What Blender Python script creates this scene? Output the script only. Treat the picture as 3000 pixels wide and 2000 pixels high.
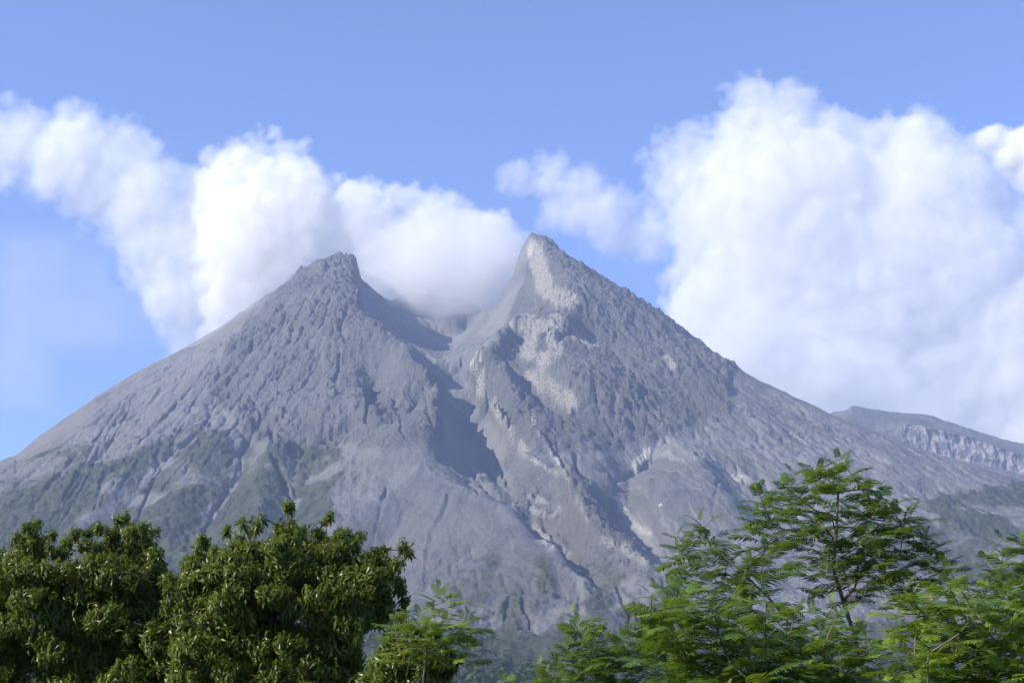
import bpy, math, random
import numpy as np
from mathutils import Vector, Matrix

R = math.radians
sc = bpy.context.scene
for o in list(bpy.data.objects):
    bpy.data.objects.remove(o)
col = sc.collection

# ------------------------------------------------------------------ camera
FPX = 4121.0                       # focal length in photograph pixels (3000 wide)
PITCH = math.atan(1150.0 / FPX)    # the horizon lies below the frame
CP, SP = math.cos(PITCH), math.sin(PITCH)
CAM_Z = 2.0
cd = bpy.data.cameras.new('camera')
cd.sensor_width = 36.0
cd.lens = 36.0 * FPX / 3000.0
cd.clip_start = 0.1
cd.clip_end = 60000.0
cam = bpy.data.objects.new('camera', cd)
cam.location = (0, 0, CAM_Z)
cam.rotation_euler = (math.pi / 2 + PITCH, 0, 0)
col.objects.link(cam)
sc.camera = cam

# ------------------------------------------------------------------ sky and sun
SUN_DIR = Vector((-0.76, -0.33, 0.53)).normalized()
SUN_EL = math.asin(SUN_DIR.z)
SUN_AZ = math.atan2(SUN_DIR.x, SUN_DIR.y)          # clockwise from +Y
w = bpy.data.worlds.new('World')
sc.world = w
w.use_nodes = True
nt = w.node_tree
nt.nodes.clear()
sky = nt.nodes.new('ShaderNodeTexSky')
sky.sky_type = 'NISHITA'
sky.sun_disc = False
sky.sun_elevation = SUN_EL
sky.sun_rotation = SUN_AZ
sky.altitude = 1200
sky.air_density = 1.0
sky.dust_density = 0.0
sky.ozone_density = 6.0
bg = nt.nodes.new('ShaderNodeBackground')
bg.inputs['Strength'].default_value = 0.142
wo = nt.nodes.new('ShaderNodeOutputWorld')
wb = nt.nodes.new('ShaderNodeMix'); wb.data_type = 'RGBA'; wb.blend_type = 'MULTIPLY'
wb.inputs[0].default_value = 1.0
wb.inputs[7].default_value = (0.97, 0.915, 1.04, 1.0)
nt.links.new(sky.outputs[0], wb.inputs[6])
nt.links.new(wb.outputs[2], bg.inputs[0])
nt.links.new(bg.outputs[0], wo.inputs[0])

sl = bpy.data.lights.new('sun', 'SUN')
sl.energy = 4.7
sl.angle = R(0.5)
sl.color = (1.0, 0.93, 0.80)
sun = bpy.data.objects.new('sun', sl)
sun.rotation_euler = SUN_DIR.to_track_quat('Z', 'Y').to_euler()
sun.location = (-200, -50, 300)
col.objects.link(sun)

sc.view_settings.view_transform = 'Standard'
sc.view_settings.look = 'None'
sc.view_settings.exposure = 0.75
sc.view_settings.gamma = 1.0
sc.view_settings.use_curve_mapping = False
cy = sc.cycles
cy.max_bounces = 22
cy.diffuse_bounces = 3
cy.glossy_bounces = 2
cy.transmission_bounces = 4
cy.transparent_max_bounces = 8
cy.volume_bounces = 20
cy.volume_step_rate = 1.0
cy.volume_max_steps = 512
cy.use_denoising = True
cy.sample_clamp_indirect = 8.0

# ------------------------------------------------------------------ helpers
def ray(u, v):
    """photograph pixel -> direction with y component"""
    u = np.asarray(u, float); v = np.asarray(v, float)
    wv = 1000.0 - v
    return u - 1500.0, FPX * CP - wv * SP, FPX * SP + wv * CP

def at(u, v, Y):
    dx, dy, dz = ray(u, v)
    t = np.asarray(Y, float) / dy
    return dx * t, dy * t, dz * t + CAM_Z

def project(x, y, z):
    z = z - CAM_Z
    fwd = y * CP + z * SP
    up = -y * SP + z * CP
    fwd = np.maximum(fwd, 1e-3)
    return 1500.0 + FPX * x / fwd, 1000.0 - FPX * up / fwd

def _hash(ix, iy, seed):
    h = (ix.astype(np.int64) * 374761393 + iy.astype(np.int64) * 668265263 + seed * 144665) & 0xFFFFFFFF
    h = ((h ^ (h >> 13)) * 1274126177) & 0xFFFFFFFF
    h = (h ^ (h >> 16)) & 0xFFFFFFFF
    h = (h * 2246822519) & 0xFFFFFFFF
    return (h ^ (h >> 15)) & 0xFFFFFFFF

_GA = np.linspace(0, 2 * np.pi, 256, endpoint=False)
_GC, _GS = np.cos(_GA), np.sin(_GA)

def perlin(x, y, seed=0):
    x0 = np.floor(x); y0 = np.floor(y)
    fx = x - x0; fy = y - y0
    ix = x0.astype(np.int64); iy = y0.astype(np.int64)
    ux = fx * fx * fx * (fx * (fx * 6 - 15) + 10)
    uy = fy * fy * fy * (fy * (fy * 6 - 15) + 10)
    def g(a, b):
        k = _hash(ix + a, iy + b, seed) & 255
        return _GC[k] * (fx - a) + _GS[k] * (fy - b)
    n0 = g(0, 0); n1 = g(1, 0)
    m0 = n0 + ux * (n1 - n0)
    n0 = g(0, 1); n1 = g(1, 1)
    m1 = n0 + ux * (n1 - n0)
    return (m0 + uy * (m1 - m0)) * 1.5

def fbm(x, y, octv, seed=0, gain=0.5, lac=2.03):
    a, s, out = 1.0, 0.0, 0.0
    for i in range(octv):
        out = out + a * perlin(x, y, seed + i * 17)
        s += a; a *= gain
        x = x * lac + 11.3; y = y * lac - 7.1
    return out / s

def ridged(x, y, octv, seed=0, gain=0.5, lac=2.03):
    a, s, out = 1.0, 0.0, 0.0
    for i in range(octv):
        out = out + a * (1 - 2 * np.abs(perlin(x, y, seed + i * 31)))
        s += a; a *= gain
        x = x * lac + 5.7; y = y * lac + 3.1
    return out / s

def worley(x, y, seed=0):
    """distance to the nearest feature point and a random number of that point"""
    ix = np.floor(x).astype(np.int64); iy = np.floor(y).astype(np.int64)
    best = np.full(x.shape, 9.0); rnd = np.zeros(x.shape)
    for a in (-1, 0, 1):
        for c in (-1, 0, 1):
            h = _hash(ix + a, iy + c, seed)
            dx = ix + a + (h & 1023) / 1023.0 - x
            dy = iy + c + ((h >> 10) & 1023) / 1023.0 - y
            d = np.hypot(dx, dy)
            m = d < best
            best = np.where(m, d, best); rnd = np.where(m, ((h >> 20) & 1023) / 1023.0, rnd)
    return best, rnd

def blur(Z, r, k=2):
    for _ in range(k):
        for ax in (0, 1):
            P = np.pad(Z, [(r + 1, r) if a == ax else (0, 0) for a in (0, 1)], mode='edge')
            C = np.cumsum(P, axis=ax)
            Z = (np.take(C, range(2 * r + 1, C.shape[ax]), ax) - np.take(C, range(0, C.shape[ax] - 2 * r - 1), ax)) / (2 * r + 1)
    return Z

def smooth(e0, e1, x):
    t = np.clip((x - e0) / (e1 - e0), 0, 1)
    return t * t * (3 - 2 * t)

def new_mesh(name, verts, faces, smooth_shade=True):
    """verts (n,3), faces (m,k) arrays -> mesh"""
    verts = np.asarray(verts, np.float32); faces = np.asarray(faces, np.int32)
    me = bpy.data.meshes.new(name)
    me.vertices.add(len(verts)); me.vertices.foreach_set('co', verts.ravel())
    k = faces.shape[1]
    me.loops.add(faces.size); me.loops.foreach_set('vertex_index', faces.ravel())
    me.polygons.add(len(faces))
    me.polygons.foreach_set('loop_start', np.arange(0, faces.size, k, dtype=np.int32))
    me.polygons.foreach_set('use_smooth', np.full(len(faces), smooth_shade))
    me.update(calc_edges=True)
    return me

def add_obj(name, me, mat=None, parent=None, **props):
    o = bpy.data.objects.new(name, me)
    col.objects.link(o)
    if mat is not None and me is not None and hasattr(me, 'vertices') and len(me.materials) == 0:
        me.materials.append(mat)
    if parent is not None:
        o.parent = parent
    for k, v in props.items():
        o[k] = v
    return o

def attr(me, name, arr, kind='FLOAT', domain='POINT'):
    a = me.attributes.new(name, kind, domain)
    a.data.foreach_set('value' if kind == 'FLOAT' else 'color', np.asarray(arr, np.float32).ravel())

class NB:
    """small node builder"""
    def __init__(self, name):
        self.m = bpy.data.materials.new(name); self.m.use_nodes = True
        self.t = self.m.node_tree; self.t.nodes.clear()
        self.out = self.t.nodes.new('ShaderNodeOutputMaterial')
    def n(self, kind, **kw):
        nd = self.t.nodes.new(kind)
        for k, v in kw.items():
            setattr(nd, k, v)
        return nd
    def l(self, a, b):
        self.t.links.new(a, b)
    def val(self, sock, v):
        if hasattr(v, 'is_output') or isinstance(v, bpy.types.NodeSocket):
            self.l(v, sock)
        else:
            sock.default_value = v
    def math(self, op, a, b=0.0, c=0.0, clamp=False):
        nd = self.n('ShaderNodeMath', operation=op, use_clamp=clamp)
        for i, x in enumerate((a, b, c)):
            self.val(nd.inputs[i], x)
        return nd.outputs[0]
    def mix(self, f, a, b, blend='MIX'):
        nd = self.n('ShaderNodeMix', data_type='RGBA', blend_type=blend)
        self.val(nd.inputs[0], f)
        for s, x in ((nd.inputs[6], a), (nd.inputs[7], b)):
            self.val(s, x if isinstance(x, bpy.types.NodeSocket) else (*x, 1.0) if len(x) == 3 else x)
        return nd.outputs[2]
    def ramp(self, f, lo, hi):
        nd = self.n('ShaderNodeMapRange', interpolation_type='SMOOTHSTEP')
        self.val(nd.inputs[0], f); nd.inputs[1].default_value = lo; nd.inputs[2].default_value = hi
        return nd.outputs[0]
    def noise(self, vec, scale, detail=4, rough=0.55, dist=0.0):
        nd = self.n('ShaderNodeTexNoise')
        if vec is not None:
            self.l(vec, nd.inputs['Vector'])
        nd.inputs['Scale'].default_value = scale; nd.inputs['Detail'].default_value = detail
        nd.inputs['Roughness'].default_value = rough; nd.inputs['Distortion'].default_value = dist
        return nd.outputs[0]
    def attr(self, name):
        return self.n('ShaderNodeAttribute', attribute_name=name).outputs['Fac']

# ------------------------------------------------------------------ the volcano: base cone, ridges, canyons
CX, CYB = -150.0, 4400.0
_SR = np.array([0, 300, 700, 1190, 1500, 2000, 2600, 3400, 4500, 9000.])
_SZ = np.array([1640, 1530, 1290, 985, 830, 560, 330, 150, 40, 0.])
_FR = np.array([0, 200, 600, 1000, 1500, 2000, 2500, 2900, 3500, 9000.])
_FZ = np.array([1600, 1480, 1190, 900, 560, 300, 130, 50, 0, 0.])

def base_z(x, y):
    dx = x - CX; dy = CYB - y
    r = np.hypot(dx, dy)
    c = np.where(dy > 0, dy / np.maximum(r, 1), 0.0)
    k = c ** 2
    return np.interp(r, _SR, _SZ) * (1 - k) + np.interp(r, _FR, _FZ) * k

def base_hit(u, v):
    Ys = np.arange(1300.0, 4700.0, 5.0)
    x, y, z = at(u, v, Ys)
    below = base_z(x, y) > z
    return Ys[np.argmax(below)] if below.any() else 4500.0

pts = []          # (x, y, residual over the base cone)
def _add(x, y, z):
    pts.append((x, y, z - base_z(x, y)))

def dense(line, step=28.0):
    out = []
    for a, b in zip(line[:-1], line[1:]):
        d = math.hypot(b[0] - a[0], b[1] - a[1])
        n = max(1, int(d / step))
        for i in range(n):
            t = i / n
            out.append(tuple(a[k] + (b[k] - a[k]) * t for k in range(3)))
    out.append(line[-1])
    return out

def absline(line, step=28.0):
    """(u, v, Y): points of known depth"""
    for u, v, Y in dense(line, step):
        x, y, z = at(u, v, Y)
        _add(float(x), float(y), float(z))

def relline(line, step=28.0):
    """(u, v, d): d metres behind (+) or before (-) the plain cone"""
    for u, v, d in dense(line, step):
        Y = base_hit(u, v) + d * (1.4 if d > 0 else 1.8)
        x, y, z = at(u, v, Y)
        _add(float(x), float(y), float(z))

# skyline of the left flank, from the far slope up to the ragged left summit
absline([(-200, 1480, 4700), (0, 1353, 4700), (51, 1333, 4690), (117, 1277, 4680), (224, 1203, 4650), (291, 1157, 4640), (367, 1111, 4620),
         (439, 1072, 4600), (510, 1037, 4560), (576, 1001, 4500)], 40)
absline([(-200, 1560, 4000), (0, 1422, 4020), (110, 1345, 4050), (219, 1264, 4080), (340, 1172, 4140), (459, 1083, 4200), (510, 1045, 4240), (576, 1002, 4280),
         (658, 952, 4300), (755, 880, 4310), (816, 842, 4320), (867, 809, 4330), (913, 787, 4340), (936, 771, 4350)], 30)
absline([(0, 1436, 4330), (219, 1280, 4360), (400, 1135, 4420), (480, 1080, 4430)], 60)
absline([(640, 930, 4800), (678, 906, 4800), (740, 868, 4790), (765, 848, 4780), (816, 809, 4760), (867, 803, 4740)], 35)
absline([(936, 778, 4390), (960, 764, 4400), (982, 750, 4410), (1003, 757, 4390), (1027, 754, 4350), (1043, 764, 4350), (1053, 805, 4390), (1063, 825, 4440),
         (1084, 840, 4500), (1112, 866, 4570), (1145, 882, 4610), (1194, 858, 4660), (1214, 855, 4670), (1267, 866, 4670), (1308, 874, 4660),
         (1349, 874, 4640), (1378, 887, 4620), (1402, 905, 4600), (1431, 906, 4570), (1460, 893, 4530), (1471, 872, 4490), (1480, 832, 4460),
         (1500, 812, 4420), (1512, 777, 4390), (1529, 728, 4330), (1545, 701, 4280), (1556, 691, 4262), (1569, 689, 4255)], 26)
# skyline of the right flank
absline([(1569, 689, 4255), (1594, 707, 4262), (1614, 719, 4270), (1653, 748, 4285), (1714, 784, 4300), (1786, 833, 4320), (1857, 873, 4340), (1908, 907, 4350),
         (1969, 950, 4360), (2020, 986, 4370), (2071, 1021, 4380), (2112, 1053, 4380), (2133, 1067, 4380), (2163, 1083, 4390), (2224, 1118, 4400),
         (2316, 1159, 4400), (2388, 1190, 4400), (2434, 1215, 4400), (2568, 1268, 4380), (2683, 1313, 4350), (2842, 1360, 4320), (2960, 1385, 4300),
         (3200, 1470, 4250)], 34)
# crater floor and walls
absline([(1300, 930, 4480), (1400, 955, 4440), (1440, 940, 4440)], 30)
absline([(1250, 930, 4400), (1300, 990, 4260), (1345, 1045, 4060), (1385, 1050, 4060)], 30)
# left lip of the canyon, the pinnacle rib under it and the headscarp
relline([(1029, 770, -20), (1031, 805, -25), (1039, 825, -30), (1051, 862, -40), (1049, 911, -50), (1067, 932, -55), (1100, 960, -60), (1145, 989, -60),
         (1178, 1017, -60), (1196, 1040, -60), (1200, 1075, -60)], 22)
relline([(1240, 1098, -35), (1252, 1112, -40), (1272, 1132, -50), (1276, 1180, -60), (1294, 1245, -65), (1280, 1287, -70), (1258, 1327, -75), (1226, 1369, -70)], 20)
relline([(1236, 1130, 30), (1244, 1180, 35), (1262, 1235, 25)], 22)
# canyon walls and floor
relline([(1078, 905, 170), (1125, 960, 170), (1185, 1000, 150), (1232, 1060, 120)], 22)
absline([(1110, 880, 4280), (1150, 915, 4240), (1200, 965, 4160), (1260, 1005, 4080), (1320, 1050, 3980)], 26)
relline([(1345, 1075, 140), (1372, 1102, 120), (1396, 1140, 105), (1396, 1168, 100), (1420, 1200, 95), (1452, 1252, 95), (1486, 1296, 90), (1512, 1336, 80),
         (1494, 1400, 60), (1496, 1475, 30)], 20)
relline([(1320, 1130, 70), (1340, 1190, 65), (1370, 1250, 70), (1400, 1300, 70), (1440, 1340, 70)], 28)
relline([(1310, 1200, 40), (1330, 1270, 55), (1370, 1330, 55), (1420, 1390, 40), (1460, 1440, 15)], 28)
relline([(1300, 1310, 45), (1300, 1345, 35), (1360, 1395, 30), (1430, 1450, 5)], 28)
relline([(1360, 1345, 30), (1400, 1400, 22), (1445, 1450, 8)], 28)
# right wall of the canyon
relline([(1510, 946, -10), (1494, 968, -20), (1457, 990, -25), (1433, 1015, -25), (1410, 1042, -20), (1400, 1075, -10), (1436, 1108, -20), (1424, 1155, -5), (1450, 1184, -10),
         (1482, 1236, -15), (1514, 1280, -20), (1548, 1330, -25)], 20)
relline([(1470, 1110, -30), (1500, 1180, -40), (1540, 1260, -40), (1580, 1330, -40)], 24)
# right summit arete with the pale left-facing cliffs under it
relline([(1574, 705, -20), (1592, 740, -35), (1614, 781, -45), (1659, 854, -55), (1696, 903, -60), (1690, 950, -45), (1622, 958, -45), (1604, 1000, -45),
         (1590, 1030, -45), (1572, 1080, -45), (1610, 1096, -55), (1650, 1126, -55), (1690, 1190, -45), (1715, 1260, -25)], 20)
relline([(1552, 730, 30), (1556, 790, 75), (1574, 850, 80), (1600, 910, 55), (1626, 936, 20)], 20)
relline([(1520, 985, 30), (1500, 1030, 25), (1490, 1080, 20)], 24)
relline([(1545, 1110, 5), (1580, 1150, 20), (1620, 1190, 20), (1650, 1230, 10)], 24)
# hollow under the crag of the right flank
relline([(1960, 1066, -40), (2010, 1060, -45), (2060, 1080, -45)], 24)
relline([(1985, 1098, 35), (2030, 1108, 45), (2065, 1112, 35)], 24)
relline([(1620, 1000, 10), (1700, 1010, 35), (1740, 1040, 30)], 24)
# left flank: ribs and gullies
relline([(755, 1180, 12), (735, 1250, 20), (705, 1330, 22), (690, 1400, 22), (650, 1490, 22), (560, 1610, 18)])
relline([(660, 1260, -12), (580, 1380, -18), (470, 1540, -18)])
relline([(880, 1250, 5), (860, 1370, 22), (855, 1450, 28), (850, 1560, 22)])
relline([(800, 1290, -12), (775, 1400, -18), (750, 1560, -20)])
relline([(960, 1340, -15), (955, 1430, -20), (930, 1560, -15)])
relline([(330, 1400, 10), (240, 1500, 15), (150, 1600, 15)])
relline([(470, 1330, 5), (360, 1460, 18), (250, 1600, 18)])
relline([(420, 1300, -12), (300, 1450, -15), (180, 1600, -12)])
relline([(1066, 1110, -25), (1062, 1180, -30), (1046, 1236, -25)], 24)
relline([(1098, 1120, 40), (1090, 1180, 55), (1078, 1228, 35), (1050, 1256, 25), (985, 1295, 20), (900, 1335, 15)], 24)
relline([(1140, 1130, -10), (1180, 1170, -10), (1200, 1250, -15)], 30)
# scree fan below the headscarp
relline([(1226, 1369, -60), (1150, 1412, -45), (1060, 1480, -35), (960, 1565, -25)])
relline([(1226, 1369, -60), (1290, 1402, -65), (1400, 1455, -72), (1480, 1492, -74), (1560, 1562, -74), (1650, 1660, -65), (1710, 1750, -45)])
relline([(1230, 1480, -38), (1240, 1600, -30), (1260, 1740, -15)])
relline([(1130, 1560, -5), (1090, 1700, 10)], 40)
relline([(1400, 1600, -62), (1480, 1740, -45)], 40)
relline([(1525, 1500, 10), (1600, 1590, 30), (1680, 1675, 35), (1750, 1760, 30)])
# spine with pale broken cliffs
relline([(1530, 1333, -35), (1600, 1368, -35), (1660, 1402, -50), (1690, 1480, -60), (1722, 1545, -62), (1770, 1585, -62), (1830, 1630, -62), (1900, 1680, -60), (1965, 1735, -50)])
relline([(1600, 1440, 5), (1640, 1520, 5), (1690, 1590, 5)], 30)
relline([(1905, 1335, 30), (1840, 1395, 45), (1803, 1432, 55), (1832, 1490, 48), (1872, 1560, 42), (1950, 1650, 40), (2010, 1730, 30)])
relline([(1760, 1300, -20), (1780, 1380, -25), (1750, 1430, -25)], 40)
# second fan
relline([(1980, 1305, -40), (2060, 1360, -42), (2112, 1442, -48), (2160, 1540, -42), (2230, 1650, -30)])
relline([(1900, 1400, -10), (1900, 1470, -18), (1985, 1560, -15)], 40)
relline([(2130, 1380, 5), (2200, 1480, 15), (2260, 1560, 10)], 40)
# plain cone elsewhere
for u in range(-300, 3400, 260):
    for v in range(1200, 1960, 150):
        Y = base_hit(u, v)
        if Y < 4400:
            x, y, z = at(u, v, Y)
            P = np.array([(p[0], p[1]) for p in pts])
            if np.min(np.hypot(P[:, 0] - x, P[:, 1] - y)) > 170:
                _add(float(x), float(y), float(z))
for a in np.linspace(0, 2 * np.pi, 40, endpoint=False):
    x, y = CX + 4200 * math.cos(a), 4400 + 3600 * math.sin(a)
    pts.append((x, y, 0.0))
for x in np.linspace(-2600, 2400, 12):
    pts.append((x, 5200.0, -60.0)); pts.append((x, 6000.0, -60.0))
for x in np.linspace(-500, 200, 6):
    pts.append((x, 4900.0, -190.0))

PT = np.array(pts)
keep = []
for i in range(len(PT)):
    if all(abs(PT[i, 0] - PT[j, 0]) > 7 or abs(PT[i, 1] - PT[j, 1]) > 7 for j in keep):
        keep.append(i)
PT = PT[keep]
_S = 1000.0
_xy = PT[:, :2] / _S
_D = np.hypot(_xy[:, None, 0] - _xy[None, :, 0], _xy[:, None, 1] - _xy[None, :, 1])
n = len(PT)
_A = np.zeros((n + 1, n + 1)); _A[:n, :n] = _D - 0.002 * np.eye(n); _A[:n, n] = 1; _A[n, :n] = 1
_W = np.linalg.solve(_A, np.r_[PT[:, 2], 0.0])

def rbf(x, y):
    sh = x.shape
    x = x.ravel() / _S; y = y.ravel() / _S
    out = np.full(x.size, _W[n])
    xf = x.astype(np.float32); yf = y.astype(np.float32)
    px, py, wt = _xy[:, 0].astype(np.float32), _xy[:, 1].astype(np.float32), _W[:n].astype(np.float32)
    for i in range(0, x.size, 20000):
        s = slice(i, i + 20000)
        out[s] += np.hypot(xf[s, None] - px[None], yf[s, None] - py[None]) @ wt
    return out.reshape(sh)

# regular working grid on which rain cuts its gullies
GS = 5.5
gx = np.arange(-2300, 2500 + GS, GS); gy = np.arange(1500, 5100 + GS, GS)
GX, GY = np.meshgrid(gx, gy)
GZ = base_z(GX, GY) + rbf(GX, GY)

def erode(Z, it, k):
    ny, nx = Z.shape
    rngl = np.random.default_rng(4)
    offs = [(-1, -1), (-1, 0), (-1, 1), (0, -1), (0, 1), (1, -1), (1, 0), (1, 1)]
    for t in range(it):
        Zn = Z + rngl.normal(0, 0.9, Z.shape)
        P = np.pad(Zn, 1, mode='edge')
        best = np.zeros_like(Z); arg = np.full(Z.shape, -1, np.int64)
        idx = np.arange(Z.size).reshape(Z.shape)
        IP = np.pad(idx, 1, mode='edge')
        for dy, dx in offs:
            d = (Zn - P[1 + dy:1 + dy + ny, 1 + dx:1 + dx + nx]) / math.hypot(dx, dy)
            m = d > best
            best = np.where(m, d, best)
            arg = np.where(m, IP[1 + dy:1 + dy + ny, 1 + dx:1 + dx + nx], arg)
        order = np.argsort(-Zn.ravel()).tolist()
        to = arg.ravel().tolist()
        A = [1.0] * Z.size
        for i in order:
            j = to[i]
            if j >= 0:
                A[j] += A[i]
        A = np.minimum(np.array(A).reshape(Z.shape), 900.0)
        cut = k * np.sqrt(A) * np.clip(best / GS, 0, 1.2) * 1.0
        cut = np.minimum(cut, best * 0.6)
        c2 = np.pad(cut, 1, mode='edge')
        cut = 0.5 * cut + 0.125 * (c2[:-2, 1:-1] + c2[2:, 1:-1] + c2[1:-1, :-2] + c2[1:-1, 2:])
        Z = Z - cut
    return Z

def mask_line(U, V, line, wd, wob=None):
    """soft mask along a polyline in the photograph's survey coordinates"""
    best = np.full(U.shape, 1e9)
    for a, b in zip(line[:-1], line[1:]):
        ax, ay = a[0], a[1]; bx, by = b[0], b[1]
        L = (bx - ax) ** 2 + (by - ay) ** 2
        t = np.clip(((U - ax) * (bx - ax) + (V - ay) * (by - ay)) / L, 0, 1)
        best = np.minimum(best, np.hypot(U - ax - t * (bx - ax), V - ay - t * (by - ay)))
    if wob is not None:
        best = best + wob
    return 1 - smooth(wd * 0.4, wd, best)

def inside(U, V, poly):
    c = np.zeros(U.shape, bool)
    p = list(poly)
    for (x1, y1), (x2, y2) in zip(p, p[1:] + p[:1]):
        if y1 == y2:
            continue
        m = ((y1 > V) != (y2 > V)) & (U < (x2 - x1) * (V - y1) / (y2 - y1) + x1)
        c ^= m
    return c

GZ = GZ + fbm(GX / 160, GY / 160, 4, 77) * 16
# harder and softer rock: sharpen lips and beds of the canyons
GZ = GZ + 0.55 * (GZ - blur(GZ, 11))
GZ0 = GZ.copy()
GZ = erode(GZ, 7, 0.12 * (0.25 + 1.5 * smooth(-0.25, 0.45, fbm(GX / 300, GY / 300, 3, 91))))

def bil(Z, x, y):
    fx = np.clip((x - gx[0]) / GS, 0, len(gx) - 1.001); fy = np.clip((y - gy[0]) / GS, 0, len(gy) - 1.001)
    ix = fx.astype(int); iy = fy.astype(int); tx = fx - ix; ty = fy - iy
    return (Z[iy, ix] * (1 - tx) + Z[iy, ix + 1] * tx) * (1 - ty) + (Z[iy + 1, ix] * (1 - tx) + Z[iy + 1, ix + 1] * tx) * ty

# render mesh: fine where the near face is, coarse outside
def fan_axis():
    inner = np.linspace(-0.385, 0.385, 990)
    outer = np.linspace(0.392, 1.6, 50)
    return np.r_[-outer[::-1], inner, outer]
ax_ = fan_axis()
ys = np.r_[np.linspace(-58, 1500, 46), np.linspace(1505, 1900, 34), np.linspace(1905, 4700, 500), np.linspace(4715, 5100, 26), np.linspace(5130, 6900, 40)]
MY, MA = np.meshgrid(ys, ax_, indexing='ij')
MX = MA * np.maximum(MY, 400)
inb = (MX > gx[0]) & (MX < gx[-1]) & (MY > gy[0]) & (MY < gy[-1])
edge = smooth(0, 200, np.minimum(np.minimum(MX - gx[0], gx[-1] - MX), np.minimum(MY - gy[0], gy[-1] - MY)))
MZ = base_z(MX, MY)
MZ = np.where(inb, bil(GZ, MX, MY) * edge + MZ * (1 - edge), MZ)
# survey of the skyline: (u, v) of the horizon line of the mountain
SKY_U = [-200, 0, 51, 117, 224, 291, 367, 439, 510, 576, 658, 755, 816, 867, 913, 936, 960, 982, 1003, 1027, 1043, 1053, 1063, 1084, 1112, 1145, 1194, 1214, 1267, 1308, 1349, 1378,
         1402, 1431, 1460, 1471, 1480, 1500, 1512, 1529, 1545, 1556, 1569, 1594, 1614, 1653, 1714, 1786, 1857, 1908, 1969, 2020, 2071, 2112, 2133, 2163, 2224, 2316, 2388, 2434, 2568, 2683, 2842, 2960, 3200]
SKY_V = [1480, 1353, 1333, 1277, 1203, 1157, 1111, 1072, 1037, 1001, 952, 880, 842, 809, 787, 771, 764, 750, 757, 754, 764, 805, 825, 840, 866, 882, 858, 855, 866, 874, 874, 887,
         905, 906, 893, 872, 832, 812, 777, 728, 701, 691, 689, 707, 719, 748, 784, 833, 873, 907, 950, 986, 1021, 1053, 1067, 1083, 1118, 1159, 1190, 1215, 1268, 1313, 1360, 1385, 1470]
for _ in range(4):
    U, V = project(MX, MY, MZ)
    tgt = np.interp(U, SKY_U, SKY_V)
    dpm = FPX / np.hypot(MY, MZ)                       # pixels per metre
    exc = np.where((U > -150) & (U < 3150), (tgt - V) / dpm, -1e3)
    exc = np.where(MY > 2300, exc, -1e3)
    k = np.argmax(exc, 0)
    top = exc[k, np.arange(exc.shape[1])]
    valid = top > -500
    top = np.clip(np.where(valid, top, 0), -120, 160)
    ky = MY[k, 0]
    wgt = np.where(top[None] > 0, smooth(0, 1, 1 - (top[None] - np.maximum(exc, -60)) / 90.0), np.exp(-((MY - ky[None]) / 130.0) ** 2))
    kk = np.ones(9) / 9
    top = np.convolve(np.pad(top, 4, mode='edge'), kk, mode='valid') * 0.5 + top * 0.5
    MZ = MZ - wgt * top[None] * 0.9 * smooth(2200, 2700, MY)
U, V = project(MX, MY, MZ)
nA = fbm(MX / 55, MY / 55, 5, 5)
nB = fbm(MX / 240, MY / 240, 4, 9)
Uw = U + nA * 26 + nB * 30; Vw = V + fbm(MX / 55 + 40, MY / 55, 5, 6) * 26
flow = bil(GZ0 - GZ, MX, MY)

# --- survey masks: vegetation, pale cliffs, crags, smooth ash
veg = np.zeros(U.shape)
def blob(poly, feather=1.0):
    return inside(Uw, Vw, poly).astype(float)
veg_left = blob([(-400, 1500), (0, 1405), (120, 1330), (260, 1310), (300, 1360), (420, 1320), (520, 1270), (600, 1250), (690, 1275), (700, 1340), (800, 1300), (870, 1310),
                 (990, 1290), (1010, 1380), (960, 1460), (1000, 1500), (920, 1580), (930, 1700), (1120, 1700), (1190, 1850), (1250, 1950), (-400, 2100)])
bare = np.maximum.reduce([mask_line(Uw, Vw, [(755, 1170), (735, 1250), (705, 1330), (690, 1390), (650, 1470), (600, 1540)], 20),
                          mask_line(Uw, Vw, [(560, 1290), (440, 1390), (330, 1470), (250, 1540), (200, 1600)], 24),
                          mask_line(Uw, Vw, [(860, 1340), (855, 1420), (845, 1500)], 12),
                          mask_line(Uw, Vw, [(900, 1420), (1000, 1370)], 16)])
veg = np.maximum(veg, veg_left * (1 - bare) * smooth(-0.45, 0.05, nB + 0.7 * nA + 0.0009 * (V - 1340)))
veg_right = blob([(2560, 1700), (2620, 1560), (2700, 1470), (2850, 1440), (3100, 1400), (3700, 1450), (3700, 2100), (2300, 2100), (2480, 1850)])
veg = np.maximum(veg, veg_right * smooth(-0.3, 0.0, nB + 0.5 * nA))
foot = smooth(1830, 1910, V + 60 * nA + 40 * nB)
veg = np.maximum(veg, foot * smooth(-0.22, 0.1, nA + 0.5 * fbm(MX / 70, MY / 200, 3, 51) + 0.003 * (V - 1780)))
ang0 = np.arctan2(MX - CX, CYB + 150 - MY); rad0 = np.hypot(MX - CX, CYB + 150 - MY)
rib = ridged(ang0 * 24 + 0.7 * nB, rad0 / 800, 4, 83, 0.5)
footr = smooth(1560, 1720, V) * smooth(1150, 1300, U) * smooth(2300, 2000, U) * (MY > 1600)
veg = np.maximum(veg, 0.55 * footr * smooth(0.1, 0.7, rib + 0.9 * nA + 0.0016 * (V - 1790)))
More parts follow.
